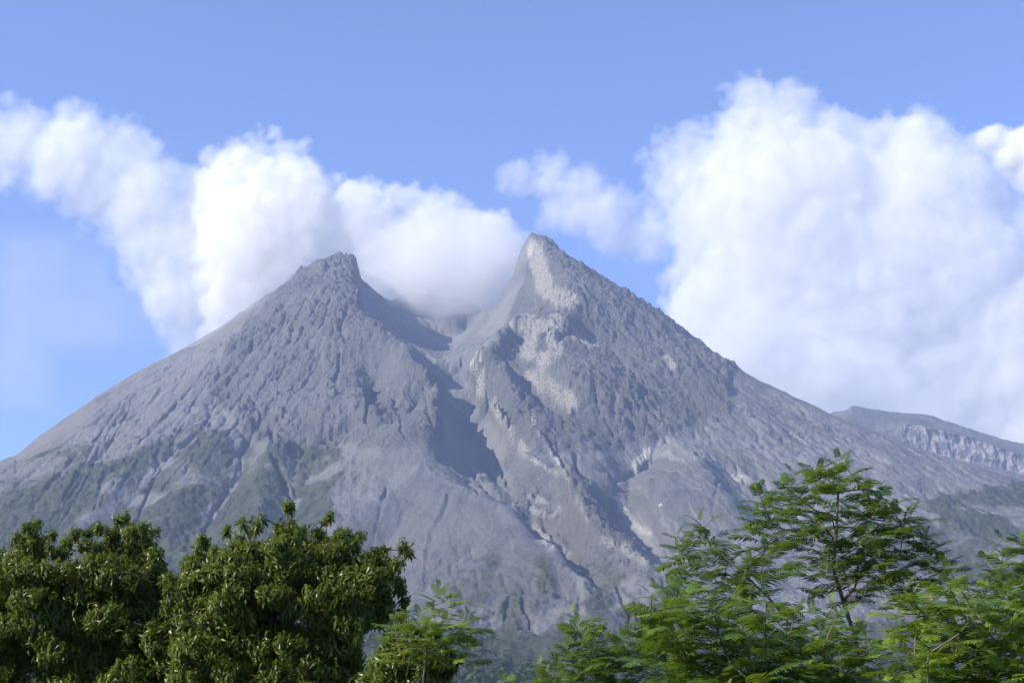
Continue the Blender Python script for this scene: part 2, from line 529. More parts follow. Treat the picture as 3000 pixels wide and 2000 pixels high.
for x0, y0, rx, ry in ((1085, 1555, 26, 26), (1440, 1650, 30, 30), (1580, 1700, 45, 90), (1330, 1760, 30, 70), (1730, 1690, 40, 25), (1500, 1800, 60, 90), (1760, 1790, 40, 60),
                       (1060, 1640, 28, 40), (1180, 1640, 20, 40)):
    veg = np.maximum(veg, (1 - smooth(0.5, 1.1, np.hypot((Uw - x0) / rx, (Vw - y0) / ry))) * 0.75)

pale_lines = [([(1565, 728), (1580, 790), (1600, 850), (1640, 900)], 30), ([(1600, 860), (1670, 900)], 32), ([(1512, 962), (1560, 960), (1600, 975)], 26), ([(1560, 960), (1545, 1040)], 28),
              ([(1560, 1105), (1600, 1140), (1670, 1190)], 34), ([(1408, 1125), (1406, 1160), (1436, 1192), (1470, 1242), (1505, 1292), (1550, 1342)], 17), ([(1550, 1342), (1620, 1388), (1664, 1425), (1690, 1490)], 12), ([(1560, 1230), (1580, 1290), (1625, 1345), (1660, 1400)], 9), ([(1420, 1110), (1385, 1080), (1400, 1045)], 18),
              ([(1660, 1400), (1690, 1480), (1722, 1545)], 13), ([(1770, 1600), (1840, 1640), (1890, 1675)], 24), ([(1560, 1510), (1620, 1530), (1640, 1500)], 20),
              ([(1570, 1560), (1610, 1600), (1660, 1640)], 18), ([(1540, 1470), (1600, 1490)], 14), ([(1630, 960), (1620, 1040), (1590, 1060)], 30),
              ([(1690, 1000), (1740, 1030)], 22), ([(1950, 1060), (1975, 1085)], 16), ([(1900, 1330), (1860, 1370)], 18), ([(2060, 1330), (2110, 1370)], 14), ([(2150, 1390), (2250, 1430)], 12),
              ([(1820, 1480), (1850, 1540), (1900, 1570)], 22)]
pale = np.zeros(U.shape)
for ln, wd in pale_lines:
    pale = np.maximum(pale, mask_line(U + nA * 16 + nB * 10, V + nB * 12, ln, wd * (1.15 if ln[0][1] < 1000 else 0.9)))
pale = pale * smooth(-0.5, 0.15, fbm(MX / 22, MY / 60, 4, 61) + 0.25)
strip = inside(Uw, Vw, [(-300, 1700), (-300, 1500), (0, 1395), (120, 1315), (260, 1235), (240, 1265), (100, 1375), (0, 1430)]).astype(float) * (MY > 4250)
pale = np.maximum(pale, strip * smooth(-0.1, 0.3, nA))

crag = np.maximum.reduce([
    blob([(1560, 690), (1640, 720), (1900, 890), (2160, 1080), (2130, 1200), (1900, 1300), (1640, 1330), (1520, 1330), (1400, 1180), (1370, 1090), (1480, 980), (1540, 800)]),
    0.75 * blob([(900, 780), (1040, 740), (1060, 900), (1200, 1040), (1300, 1130), (1300, 1290), (1160, 1330), (1000, 1300), (800, 1330), (700, 1250), (600, 1150), (700, 960)]),
    0.6 * blob([(1500, 1330), (1700, 1380), (1900, 1660), (1960, 1740), (1800, 1720), (1640, 1640), (1500, 1480)])])
fan = np.maximum(blob([(1226, 1380), (1400, 1465), (1560, 1575), (1700, 1760), (1100, 1800), (980, 1580)]),
                 blob([(1980, 1310), (2060, 1365), (2160, 1540), (2230, 1660), (2000, 1720), (1880, 1540), (1810, 1440)]))
veg = np.where(MY < 1750, 1.0, veg)
def soften(m, k=6):
    for _ in range(k):
        p = np.pad(m, 1, mode='edge')
        m = (p[:-2, 1:-1] + p[2:, 1:-1] + p[1:-1, :-2] + p[1:-1, 2:] + 4 * m) / 8
    return m
crag = soften(crag, 8); fan = soften(fan, 8); veg = soften(veg, 14); pale = soften(pale, 5)
ash = 0.35 + 0.65 * np.clip(crag, 0, 1)
ash = ash * (1 - 0.75 * fan)

# --- fine relief
ang = np.arctan2(MX - CX, CYB + 150 - MY); rad = np.hypot(MX - CX, CYB + 150 - MY)
wx = fbm(MX / 90, MY / 90, 3, 13); wy = fbm(MX / 90, MY / 90, 3, 14)
streak = fbm(ang * 80 + wx * 0.9, rad / 150 + nB, 4, 21) * smooth(-0.3, 0.4, fbm(MX / 200, MY / 200, 2, 15))
lump = ridged(MX / 48 + wx * 0.8, MY / 48 + wy * 0.8, 5, 31, 0.62)
grit = fbm(MX / 20, MY / 20, 4, 41, 0.6)
f1, r1 = worley(MX / 26 + wx * 0.5, MY / 26 + wy * 0.5, 3)
f2, r2 = worley(MX / 13 + wx, MY / 13 + wy, 4)
block = np.maximum(0, 0.62 - f1) * (r1 > 0.35) * (0.4 + r1) * 9 + np.maximum(0, 0.6 - f2) * (r2 > 0.55) * 5
flute = ridged(ang * 130 + wx * 0.8, rad / 230, 4, 27, 0.6)
vary = 0.30 + 1.05 * smooth(-0.35, 0.35, fbm(MX / 260 + 9, MY / 230, 3, 17))
crest = np.exp(-(((U - 1000) / 75) ** 2 + ((V - 785) / 60) ** 2)) + 0.5 * np.exp(-(((U - 1590) / 60) ** 2 + ((V - 730) / 60) ** 2))
patch = smooth(-0.25, 0.3, fbm(MX / 130, MY / 130, 3, 16))
fine = 0.6 * fbm(MX / 8.5, MY / 10, 3, 47, 0.6) + 0.5 * ridged(MX / 13 + wx, MY / 15 + wy, 3, 48, 0.6)
far_f = smooth(1400, 1800, MY) * (1 - 0.6 * smooth(4700, 5000, MY))
MZ = MZ + far_f * (rib * footr * 13 + streak * 4.0 * (1 - 0.4 * fan) * (1 - 0.4 * crag)
                   + crest * (np.maximum(0, 0.7 - f1) * 26 * (r1 - 0.25) + grit * 9 + np.maximum(0, 0.6 - f2) * 12) + vary * lump * (4.6 + 12.5 * crag) * (1 - 0.85 * fan)
                   + (0.45 + 0.6 * vary) * grit * (2.4 + 9.0 * crag + 0.8 * veg) * (1 - 0.8 * fan)
                   + fine * (2.4 + 4.6 * crag) * (0.5 + 0.6 * vary) * (1 - 0.6 * fan)
                   + block * crag * (0.35 + 0.9 * patch) + block * 0.16 * patch * (1 - fan) * (1 - veg)
                   + pale * flute * 6.0
                   + veg * (fbm(MX / 15, MY / 15, 3, 71) * 4.5 + np.maximum(0, 0.7 - f2) * 5 + lump * 2.0))
# --- gullies, cracks and ledges surveyed one by one (u, v), half width in survey pixels, depth in metres
CARVE = [([(735, 1169), (765, 1231), (704, 1338), (714, 1379), (653, 1455), (600, 1560)], 13, 11), ([(612, 1215), (480, 1300), (306, 1389), (275, 1496)], 12, 7),
         ([(571, 1277), (490, 1338), (449, 1409), (418, 1486), (380, 1580)], 12, 11), ([(796, 1261), (796, 1312), (832, 1414), (857, 1486), (855, 1560)], 13, 12),
         ([(1010, 1158), (960, 1162), (908, 1176)], 7, 6), ([(1000, 1287), (918, 1287), (842, 1322)], 9, 7), ([(842, 1072), (816, 1108)], 9, 8), ([(929, 1057), (888, 1103), (862, 1149)], 9, 9),
         ([(998, 1042), (990, 1095), (984, 1112)], 12, 12), ([(1055, 1238), (1030, 1262), (1002, 1279), (940, 1300)], 9, 8), ([(941, 1017), (937, 1058)], 8, 7), ([(1096, 1119), (1085, 1175), (1071, 1230)], 14, 16),
         ([(520, 1110), (470, 1150), (380, 1230)], 9, 6), ([(640, 1080), (560, 1140), (500, 1200)], 9, 7), ([(740, 1010), (700, 1060), (640, 1110)], 9, 7), ([(330, 1290), (250, 1370), (190, 1450)], 10, 8), ([(230, 1330), (150, 1420), (90, 1500)], 10, 7),
         ([(900, 880), (870, 940), (850, 1000)], 8, 7), ([(980, 850), (960, 900), (950, 960)], 8, 7), ([(1020, 900), (1000, 960), (1010, 1010)], 9, 8), ([(820, 930), (770, 1000), (720, 1060)], 8, 7),
         ([(1549, 1205), (1553, 1254), (1577, 1287), (1620, 1340)], 8, -8), ([(1647, 1160), (1651, 1254)], 9, 10), ([(1640, 1000), (1680, 992), (1720, 1010)], 12, 12), ([(1689, 1185), (1684, 1215)], 10, 12),
         ([(1684, 1338), (1694, 1379), (1724, 1414), (1775, 1455), (1800, 1500)], 12, 12), ([(1800, 1412), (1857, 1384), (1893, 1370), (1935, 1330)], 9, 12), ([(1625, 1290), (1640, 1340), (1668, 1400)], 8, 7),
         ([(2204, 1241), (2280, 1285), (2347, 1328)], 6, 5), ([(2138, 1210), (2200, 1250), (2265, 1297)], 7, 6), ([(2041, 1328), (2102, 1358), (2180, 1420)], 8, 9), ([(2102, 1414), (2087, 1496), (2110, 1560)], 9, 7),
         ([(1306, 1451), (1283, 1508), (1254, 1556), (1240, 1628), (1236, 1720)], 9, -8), ([(1320, 1451), (1297, 1510), (1268, 1560), (1252, 1640)], 8, 7), ([(1134, 1432), (1110, 1508), (1090, 1590)], 11, 8),
         ([(1316, 1542), (1321, 1585)], 7, 6), ([(1378, 1594), (1382, 1640)], 6, 5), ([(1440, 1604), (1425, 1640)], 8, 7), ([(1350, 1490), (1400, 1560), (1450, 1640)], 8, 5),
         ([(1318, 1670), (1325, 1710), (1359, 1766)], 9, 9), ([(1402, 1747), (1393, 1680)], 8, 8), ([(1565, 1862), (1530, 1800), (1531, 1752), (1593, 1733), (1605, 1700)], 9, 12),
         ([(1589, 1537), (1617, 1580), (1640, 1620)], 9, 12), ([(1640, 1570), (1664, 1606)], 8, 10), ([(1809, 1728), (1822, 1765), (1840, 1810)], 12, 12), ([(1470, 1690), (1490, 1760), (1480, 1840)], 9, 8), ([(1700, 1760), (1690, 1830)], 9, 8),
         ([(1345, 1355), (1400, 1410), (1455, 1460)], 8, 10), ([(1378, 1336), (1420, 1375), (1460, 1415)], 8, 10), ([(1440, 1336), (1470, 1380), (1488, 1420)], 8, 9), ([(1290, 1340), (1340, 1390), (1400, 1440)], 8, 8),
         ([(1760, 900), (1800, 960), (1860, 1010)], 7, 6), ([(1700, 850), (1730, 920), (1790, 980)], 7, 6), ([(1800, 1040), (1850, 1090), (1900, 1160)], 8, 8), ([(1900, 980), (1960, 1040)], 7, 7),
         ([(1830, 1180), (1880, 1240), (1960, 1300)], 8, 8), ([(1740, 1150), (1760, 1220), (1800, 1290)], 8, 8), ([(1240, 1140), (1246, 1190), (1262, 1240)], 8, 9), ([(1150, 1180), (1170, 1240), (1190, 1290)], 8, 7)]
rc = np.random.default_rng(8)
for i in range(46):                                 # parallel rills of the right flank
    u0 = rc.uniform(1960, 2700); v0 = 1075 + (u0 - 2100) * 0.42 + rc.uniform(20, 330)
    ln_ = rc.uniform(90, 300); sl_ = rc.uniform(0.5, 0.72)
    CARVE.append(([(u0, v0), (u0 + ln_ * 0.5, v0 + ln_ * 0.5 * sl_ * 0.95), (u0 + ln_, v0 + ln_ * sl_)], rc.uniform(4, 7), rc.uniform(2.5, 5.5)))
for i in range(40):                                 # rills of the left flank
    u0 = rc.uniform(250, 1000); v0 = np.interp(u0, SKY_U, SKY_V) + rc.uniform(40, 330)
    ln_ = rc.uniform(60, 180); sl_ = rc.uniform(0.9, 1.6)
    CARVE.append(([(u0, v0), (u0 - ln_ * 0.45, v0 + ln_ * 0.55 * sl_), (u0 - ln_ * 0.85, v0 + ln_ * sl_)], rc.uniform(4.5, 8), rc.uniform(3, 7)))
for i in range(30):                                 # rills of the scree fans
    f_ = i % 2
    a0, b0 = ((1226, 1380), (1975, 1315))[f_]
    th = rc.uniform(-0.75, 0.75) + (0.1 if f_ == 0 else 0.0); r0 = rc.uniform(40, 220); r1 = r0 + rc.uniform(60, 200)
    CARVE.append(([(a0 + r0 * math.sin(th), b0 + r0 * math.cos(th)), (a0 + r1 * math.sin(th) + rc.uniform(-10, 10), b0 + r1 * math.cos(th))], rc.uniform(4, 7), rc.uniform(0.8, 2.0)))
sub = (MY > 1700) & (MY < 4700) & (np.abs(MA) < 0.39)
Uc = (U + nA * 9 + grit * 4)[sub]; Vc = (V + fbm(MX / 40, MY / 40, 3, 58) * 9)[sub]
cut = np.zeros(Uc.shape)
wvar = 0.35 + 0.9 * smooth(-0.4, 0.4, fbm(MX / 75, MY / 75, 3, 59))[sub]
for ln, hw, dp in CARVE:
    L_ = np.array(ln, float); m = (Uc > L_[:, 0].min() - hw) & (Uc < L_[:, 0].max() + hw) & (Vc > L_[:, 1].min() - hw) & (Vc < L_[:, 1].max() + hw)
    um, vm_ = Uc[m], Vc[m]; best = np.full(um.shape, 1e9)
    for (ax0, ay0), (bx0, by0) in zip(ln[:-1], ln[1:]):
        LL = (bx0 - ax0) ** 2 + (by0 - ay0) ** 2
        t = np.clip(((um - ax0) * (bx0 - ax0) + (vm_ - ay0) * (by0 - ay0)) / LL, 0, 1)
        best = np.minimum(best, np.hypot(um - ax0 - t * (bx0 - ax0), vm_ - ay0 - t * (by0 - ay0)))
    cut[m] += dp * np.clip(1 - best / (hw * wvar[m]), 0, 1) ** 0.9
MZ[sub] -= cut * (1.25 - 0.75 * np.clip(fan[sub], 0, 1)) * (1 - 0.45 * smooth(1430, 1560, V[sub]))
nr, nc = MX.shape
verts = np.stack([MX, MY, MZ], -1).reshape(-1, 3)
ii = np.arange(nr * nc).reshape(nr, nc)
faces = np.stack([ii[:-1, :-1], ii[:-1, 1:], ii[1:, 1:], ii[1:, :-1]], -1).reshape(-1, 4)
me = new_mesh('volcano', verts, faces)
pale = pale * (0.15 + 1.0 * smooth(-0.3, 0.5, flute + 0.35 * fine)) * (1 - 0.35 * smooth(1300, 1420, V))
attr(me, 'veg', veg); attr(me, 'pale', pale); attr(me, 'crag', crag); attr(me, 'fan', fan)
thin = fbm(ang * 420 + wx * 2.2, rad / 210 + nA * 0.5, 4, 33, 0.6) * 0.7 + fbm(ang * 150 + wx, rad / 300, 3, 34) * 0.5
attr(me, 'thin', np.clip(thin * (0.5 + 0.8 * smooth(1500, 2100, U)) * (1 - 0.5 * crag) + 0.5, 0, 1))
attr(me, 'hue', np.clip(0.5 + 0.9 * fbm(MX / 210 + 4, MY / 210, 4, 35) + 0.25 * smooth(1200, 500, U) * smooth(1000, 1250, V), 0, 1))
attr(me, 'flow', np.clip(flow / 10, 0, 1))

b = NB('ash_rock')
geo = b.n('ShaderNodeNewGeometry'); pos = geo.outputs['Position']
n1 = b.noise(pos, 0.006, 6, 0.6); n2 = b.noise(pos, 0.05, 6, 0.65); n3 = b.noise(pos, 0.25, 4, 0.6)
ashc = b.mix(b.ramp(n1, 0.35, 0.65), (0.140, 0.141, 0.140), (0.198, 0.197, 0.193))
ashc = b.mix(b.math('MULTIPLY', b.ramp(n2, 0.45, 0.75), 0.5), ashc, (0.235, 0.224, 0.21))
ashc = b.mix(b.math('MULTIPLY', b.ramp(n3, 0.46, 0.25), 0.7), ashc, (0.062, 0.061, 0.062))
ashc = b.mix(b.math('MULTIPLY', b.attr('fan'), 0.75), ashc, (0.116, 0.117, 0.118))
ashc = b.mix(b.math('MULTIPLY', b.ramp(b.attr('hue'), 0.45, 0.85), 0.40), ashc, (0.195, 0.170, 0.148))
ashc = b.mix(b.math('MULTIPLY', b.ramp(b.attr('thin'), 0.55, 0.85), 0.6), ashc, (0.27, 0.255, 0.235))
ashc = b.mix(b.math('MULTIPLY', b.ramp(b.attr('thin'), 0.45, 0.15), 0.5), ashc, (0.10, 0.097, 0.097))
n4 = b.noise(pos, 0.11, 5, 0.7)
ashc = b.mix(b.math('MULTIPLY', b.ramp(n4, 0.56, 0.68), b.math('ADD', 0.35, b.math('MULTIPLY', b.attr('crag'), 0.5))), ashc, (0.29, 0.28, 0.26))
palec = b.mix(b.ramp(n3, 0.35, 0.65), (0.24, 0.225, 0.197), (0.55, 0.52, 0.455))
c = b.mix(b.ramp(b.math('ADD', b.attr('pale'), b.math('MULTIPLY', b.math('SUBTRACT', n2, 0.5), 0.9)), 0.12, 0.95), ashc, palec)
vegc = b.mix(b.ramp(n2, 0.35, 0.65), (0.044, 0.053, 0.036), (0.088, 0.096, 0.058))
vegc = b.mix(b.math('MULTIPLY', b.ramp(n3, 0.5, 0.3), 0.6), vegc, (0.022, 0.028, 0.020))
vm = b.math('ADD', b.attr('veg'), b.math('MULTIPLY', b.math('SUBTRACT', n3, 0.5), 0.9))
vm = b.math('ADD', vm, b.math('MULTIPLY', b.math('SUBTRACT', n2, 0.5), 1.9))
vm = b.math('ADD', vm, b.math('MULTIPLY', b.math('SUBTRACT', b.noise(pos, 0.018, 4, 0.6), 0.5), 0.9))
c = b.mix(b.ramp(vm, 0.1, 0.95), c, vegc)
p = b.n('ShaderNodeBsdfPrincipled')
b.l(c, p.inputs['Base Color']); p.inputs['Roughness'].default_value = 0.95
p.inputs['Specular IOR Level'].default_value = 0.1
bp = b.n('ShaderNodeBump'); bp.inputs['Strength'].default_value = 1.0; bp.inputs['Distance'].default_value = 8.0
vo = b.n('ShaderNodeTexVoronoi', feature='F1'); b.l(pos, vo.inputs['Vector']); vo.inputs['Scale'].default_value = 0.14
hh = b.math('ADD', b.noise(pos, 0.2, 6, 0.75), b.math('MULTIPLY', b.noise(pos, 0.05, 3, 0.6), 0.6))
hh = b.math('SUBTRACT', hh, b.math('MULTIPLY', vo.outputs['Distance'], 0.35))
hh = b.math('MULTIPLY', hh, b.math('ADD', 0.35, b.math('MULTIPLY', b.attr('crag'), 0.9)))
b.l(hh, bp.inputs['Height']); b.l(bp.outputs[0], p.inputs['Normal'])
b.l(p.outputs[0], b.out.inputs[0])
MAT_ASH = b.m
volcano = add_obj('volcano', me, MAT_ASH, kind='structure', label='grey ash covered volcano with a breached crater between two summits')

# ------------------------------------------------------------------ loose blocks lying on the slopes
rg = np.random.default_rng(12)
def rock_mesh(nrock, pick):
    base = np.array([(-1, -1, -.5), (1, -1, -.5), (1, 1, -.5), (-1, 1, -.5), (-.8, -.7, .5), (.7, -.8, .6), (.8, .7, .5), (-.7, .8, .6), (0, 0, 1.0)], float)
    fc = np.array([(0, 1, 5), (0, 5, 4), (1, 2, 6), (1, 6, 5), (2, 3, 7), (2, 7, 6), (3, 0, 4), (3, 4, 7), (4, 5, 8), (5, 6, 8), (6, 7, 8), (7, 4, 8)])
    vv = base[None] * rg.uniform(0.6, 1.3, (nrock, 9, 3))
    a = rg.uniform(0, 6.283, nrock); ca, sa = np.cos(a)[:, None], np.sin(a)[:, None]
    x, y = vv[..., 0] * ca - vv[..., 1] * sa, vv[..., 0] * sa + vv[..., 1] * ca
    vv = np.stack([x, y, vv[..., 2] * rg.uniform(0.7, 1.5, nrock)[:, None]], -1) * pick[:, 3][:, None, None] + pick[:, None, :3]
    ff = fc[None] + (np.arange(nrock) * 9)[:, None, None]
    return vv.reshape(-1, 3), ff.reshape(-1, 3)
rubw = (np.clip(crag, 0, 1) * 1.0 + 0.35 * patch * (1 - fan) + 0.12) * (1 - veg) * (MY > 2000) * (MY < 4500) * (U > -50) * (U < 3050) * (MA > -0.4) * (MA < 0.4)
for ln, wd in (([(1240, 1098), (1290, 1250), (1270, 1320)], 50), ([(1060, 1240), (980, 1300), (900, 1350)], 40), ([(1530, 1340), (1490, 1480), (1560, 1540), (1680, 1680)], 40), ([(1900, 1330), (1800, 1440)], 25), ([(1230, 1380), (1480, 1490)], 16)):
    rubw = np.maximum(rubw, 2.0 * mask_line(Uw, Vw, ln, wd) * (MY > 2000))
pr = (rubw * MY ** 0.5).ravel(); pr = np.cumsum(pr / pr.sum())
NR = 9000
idx = np.minimum(np.searchsorted(pr, rg.random(NR)), pr.size - 1)
rs = 1.4 + 6.5 * rg.random(NR) ** 4
pick = np.stack([MX.ravel()[idx], MY.ravel()[idx], MZ.ravel()[idx] + rs * 0.15, rs], -1)
rv, rf = rock_mesh(NR, pick)
rme = new_mesh('rubble', rv, rf, False)
for nm_, vl in (('pale', 0.3), ('crag', 0.6), ('fan', 0.0), ('veg', 0.0), ('thin', 0.5), ('hue', 0.4)):
    attr(rme, nm_, np.repeat(np.clip(rg.normal(vl, 0.18, NR), 0, 1), 9) if nm_ in ('pale', 'thin', 'hue') else np.full(len(rv), vl))
add_obj('rubble', rme, MAT_ASH, kind='stuff')
# the one pale block alone on the second fan
bu, bv = 1936, 1484
sel = np.argmin(np.where((MY > 2000) & (MY < 4000), np.hypot(U - bu, V - bv), 1e9))
bx, by_, bz = MX.ravel()[sel], MY.ravel()[sel], MZ.ravel()[sel]
bvv, bff = rock_mesh(1, np.array([[0, 0, 1.2, 3.6]]))
bo = bpy.data.meshes.new('boulder'); bo.from_pydata(bvv.tolist(), [], bff.tolist())
bmod = NB('pale_stone'); pb = bmod.n('ShaderNodeBsdfPrincipled'); pb.inputs['Roughness'].default_value = 0.9
bn = bmod.noise(bmod.n('ShaderNodeNewGeometry').outputs['Position'], 0.4, 5)
bmod.l(bmod.mix(bmod.ramp(bn, 0.35, 0.7), (0.42, 0.38, 0.33), (0.62, 0.58, 0.52)), pb.inputs['Base Color']); bmod.l(pb.outputs[0], bmod.out.inputs[0])
boulder = add_obj('boulder', bo, bmod.m, label='single pale boulder lying alone on the smooth grey ash fan', category='boulder')
boulder.location = (bx, by_, bz)

# ------------------------------------------------------------------ the cliff-banded ridge behind the right flank
hu = np.linspace(2360, 3420, 420)
def iv(us, vs): return np.interp(hu, us, vs)
vc = iv([2360, 2400, 2437, 2450, 2480, 2494, 2510, 2560, 2620, 2700, 2730, 2790, 2850, 2905, 2950, 3000, 3100, 3420], [1260, 1222, 1209, 1205, 1200, 1190, 1189, 1198, 1207, 1212, 1217, 1239, 1257, 1276, 1289, 1297, 1330, 1430])
vt = iv([2360, 2480, 2560, 2600, 2660, 2750, 2850, 2950, 3000, 3100, 3420], [1275, 1232, 1258, 1262, 1238, 1258, 1282, 1318, 1335, 1370, 1470])
vb = iv([2360, 2480, 2560, 2600, 2700, 2800, 2900, 3000, 3100, 3420], [1282, 1238, 1270, 1285, 1318, 1340, 1360, 1384, 1412, 1500])
rows = []
def hrow(v, Y):
    x, y, z = at(hu, v, Y)
    rows.append(np.stack([x, y, z], -1))
hk = []
for t in np.linspace(0, 1, 12): hrow(vc + 260 * (1 - t), 6000 - 640 * t); hk.append(0)
for t in np.linspace(0.06, 1, 24): hrow(vc + (vt - vc) * t, 5360 - 170 * t); hk.append(0)
for t in np.linspace(0.04, 1, 46):
    led = 0.45 + 0.35 * fbm(hu / 90, hu * 0, 3, 2)
    hrow(vt + (vb - vt) * t, 5190 - 16 * t - 22 * smooth(-0.2, 0.2, t - led)); hk.append(1)
for t in np.linspace(0.06, 1, 14): hrow(vb + 190 * t, 5128 - 300 * t); hk.append(0)
H = np.array(rows)
hk = np.array(hk, float)[:, None] * np.ones(H.shape[1])[None] * smooth(2570, 2680, hu)[None]
hx, hz_ = H[..., 0], H[..., 2]
cl = fbm(hx / 26 + 0.8 * fbm(hx / 70, hz_ / 70, 3, 3), hz_ / 110, 5, 8, 0.65) * 22 + fbm(hx / 90, hz_ / 60, 4, 12) * 14
H[..., 1] -= hk * cl
H[..., 2] += fbm(hx / 30, H[..., 1] / 30, 4, 19) * 5 + (1 - hk) * fbm(hx / 9, H[..., 1] / 14, 3, 20) * 3.0
hn, hm = hx.shape
hi_ = np.arange(hn * hm).reshape(hn, hm)
hme = new_mesh('hills', H.reshape(-1, 3), np.stack([hi_[:-1, :-1], hi_[1:, :-1], hi_[1:, 1:], hi_[:-1, 1:]], -1).reshape(-1, 4))
attr(hme, 'pale', hk * 0.85 * smooth(-0.45, 0.35, fbm(hx / 45, hz_ / 60, 5, 44))); attr(hme, 'veg', (1 - hk) * 0.45 * smooth(-0.1, 0.4, fbm(hx / 80, hz_ / 80, 3, 45))); attr(hme, 'crag', 0.5 + 0 * hk); attr(hme, 'fan', 0 * hk); attr(hme, 'thin', 0.5 + 0 * hk); attr(hme, 'hue', 0.5 + 0 * hk)
add_obj('hills', hme, MAT_ASH, kind='structure', label='long grey ridge with a band of pale cliffs behind the right flank')

def pack(poly, step=10, radii=(240, 150, 95, 60, 36, 22)):
    """spheres that fill an outline (survey pixels): large ones first"""
    P = np.array(poly, float)
    us = np.arange(P[:, 0].min(), P[:, 0].max(), step); vs = np.arange(P[:, 1].min(), P[:, 1].max(), step)
    UU, VV = np.meshgrid(us, vs)
    d = np.full(UU.shape, 1e9)
    for a, c in zip(P, np.roll(P, -1, 0)):
        L = max(1e-6, ((c - a) ** 2).sum())
        t = np.clip(((UU - a[0]) * (c[0] - a[0]) + (VV - a[1]) * (c[1] - a[1])) / L, 0, 1)
        d = np.minimum(d, np.hypot(UU - a[0] - t * (c[0] - a[0]), VV - a[1] - t * (c[1] - a[1])))
    d = np.where(inside(UU, VV, [tuple(q) for q in poly]), d, -1)
    cov = np.zeros(UU.shape, bool)
    out = []
    for r in radii:
        while True:
            ok = (d >= r * 0.97) & ~cov
            if not ok.any():
                break
            k = np.argmax(np.where(ok, d, -1))
            u0, v0 = UU.ravel()[k], VV.ravel()[k]
            out.append((u0, v0, r))
            cov |= np.hypot(UU - u0, VV - v0) < r * 0.62
    return out

# ------------------------------------------------------------------ trees in front of the mountain
def leaf_mat(name, dark, mid, young, trans, tfac, rough=0.35, spec=0.5):
    lb = NB(name)
    tone = lb.attr('tone')
    c = lb.mix(lb.ramp(tone, 0.0, 0.6), dark, mid)
    c = lb.mix(lb.ramp(tone, 0.72, 1.0), c, young)
    pr_ = lb.n('ShaderNodeBsdfPrincipled'); lb.l(c, pr_.inputs['Base Color'])
    pr_.inputs['Roughness'].default_value = rough; pr_.inputs['Specular IOR Level'].default_value = spec
    tr = lb.n('ShaderNodeBsdfTranslucent')
    lb.l(lb.mix(0.75, c, trans, 'MIX'), tr.inputs['Color'])
    mx = lb.n('ShaderNodeMixShader'); mx.inputs[0].default_value = tfac
    lb.l(pr_.outputs[0], mx.inputs[1]); lb.l(tr.outputs[0], mx.inputs[2]); lb.l(mx.outputs[0], lb.out.inputs[0])
    return lb.m

def bark_mat(name, c1, c2):
    lb = NB(name)
    nn = lb.noise(lb.n('ShaderNodeTexCoord').outputs['Object'], 14, 5)
    pr_ = lb.n('ShaderNodeBsdfPrincipled'); lb.l(lb.mix(lb.ramp(nn, 0.3, 0.7), c1, c2), pr_.inputs['Base Color'])
    pr_.inputs['Roughness'].default_value = 0.9; lb.l(pr_.outputs[0], lb.out.inputs[0])
    return lb.m

M_LEAF = leaf_mat('glossy_leaf', (0.036, 0.058, 0.007), (0.082, 0.112, 0.011), (0.155, 0.140, 0.020), (0.19, 0.25, 0.012), 0.34, 0.36, 0.28)
M_FROND = leaf_mat('feathery_leaf', (0.024, 0.054, 0.010), (0.064, 0.122, 0.015), (0.16, 0.225, 0.024), (0.24, 0.36, 0.018), 0.30, 0.45, 0.3)
M_NEEDLE = leaf_mat('pine_needle', (0.03, 0.055, 0.02), (0.05, 0.085, 0.03), (0.09, 0.13, 0.04), (0.10, 0.15, 0.03), 0.2, 0.5, 0.3)
M_BARK = bark_mat('pale_bark', (0.07, 0.055, 0.042), (0.16, 0.13, 0.10))
M_BARKD = bark_mat('dark_bark', (0.05, 0.04, 0.03), (0.12, 0.10, 0.08))

RT = np.random.default_rng(77)

class Geo:
    def __init__(self):
        self.v, self.f, self.t, self.n = [], [], [], 0
    def add(self, v, f, t):
        v = np.asarray(v, float); f = np.asarray(f, int)
        self.v.append(v); self.f.append(f + self.n); self.t.append(np.full(len(v), t) if np.isscalar(t) else np.asarray(t)); self.n += len(v)
    def arrays(self):
        return np.concatenate(self.v), np.concatenate(self.f), np.concatenate(self.t)

def unit(a):
    return a / max(1e-9, np.linalg.norm(a))

def leaf_geo(g, p, d, up, L, W, droop, tone):
    """one leaf: a folded, drooping blade of four quads"""
    d = unit(d); side = unit(np.cross(d, up)); nrm = np.cross(side, d)
    pos, dirv = np.array(p, float), d.copy()
    ctr, hw = [], (0.18, 1.0, 0.0)
    pts_, n = [], 3
    for i in range(n):
        pts_.append(pos.copy())
        dirv = unit(dirv + np.array([0, 0, -droop]))
        pos = pos + dirv * L / (n - 1)
    vs = []
    for i, q in enumerate(pts_):
        w_ = W * hw[i]
        vs += [q - side * w_ + nrm * w_ * 0.45, q, q + side * w_ + nrm * w_ * 0.45]
    f = []
    for i in range(n - 1):
        a = i * 3
        f += [(a, a + 1, a + 4, a + 3), (a + 1, a + 2, a + 5, a + 4)]
    g.add(vs, f, tone)

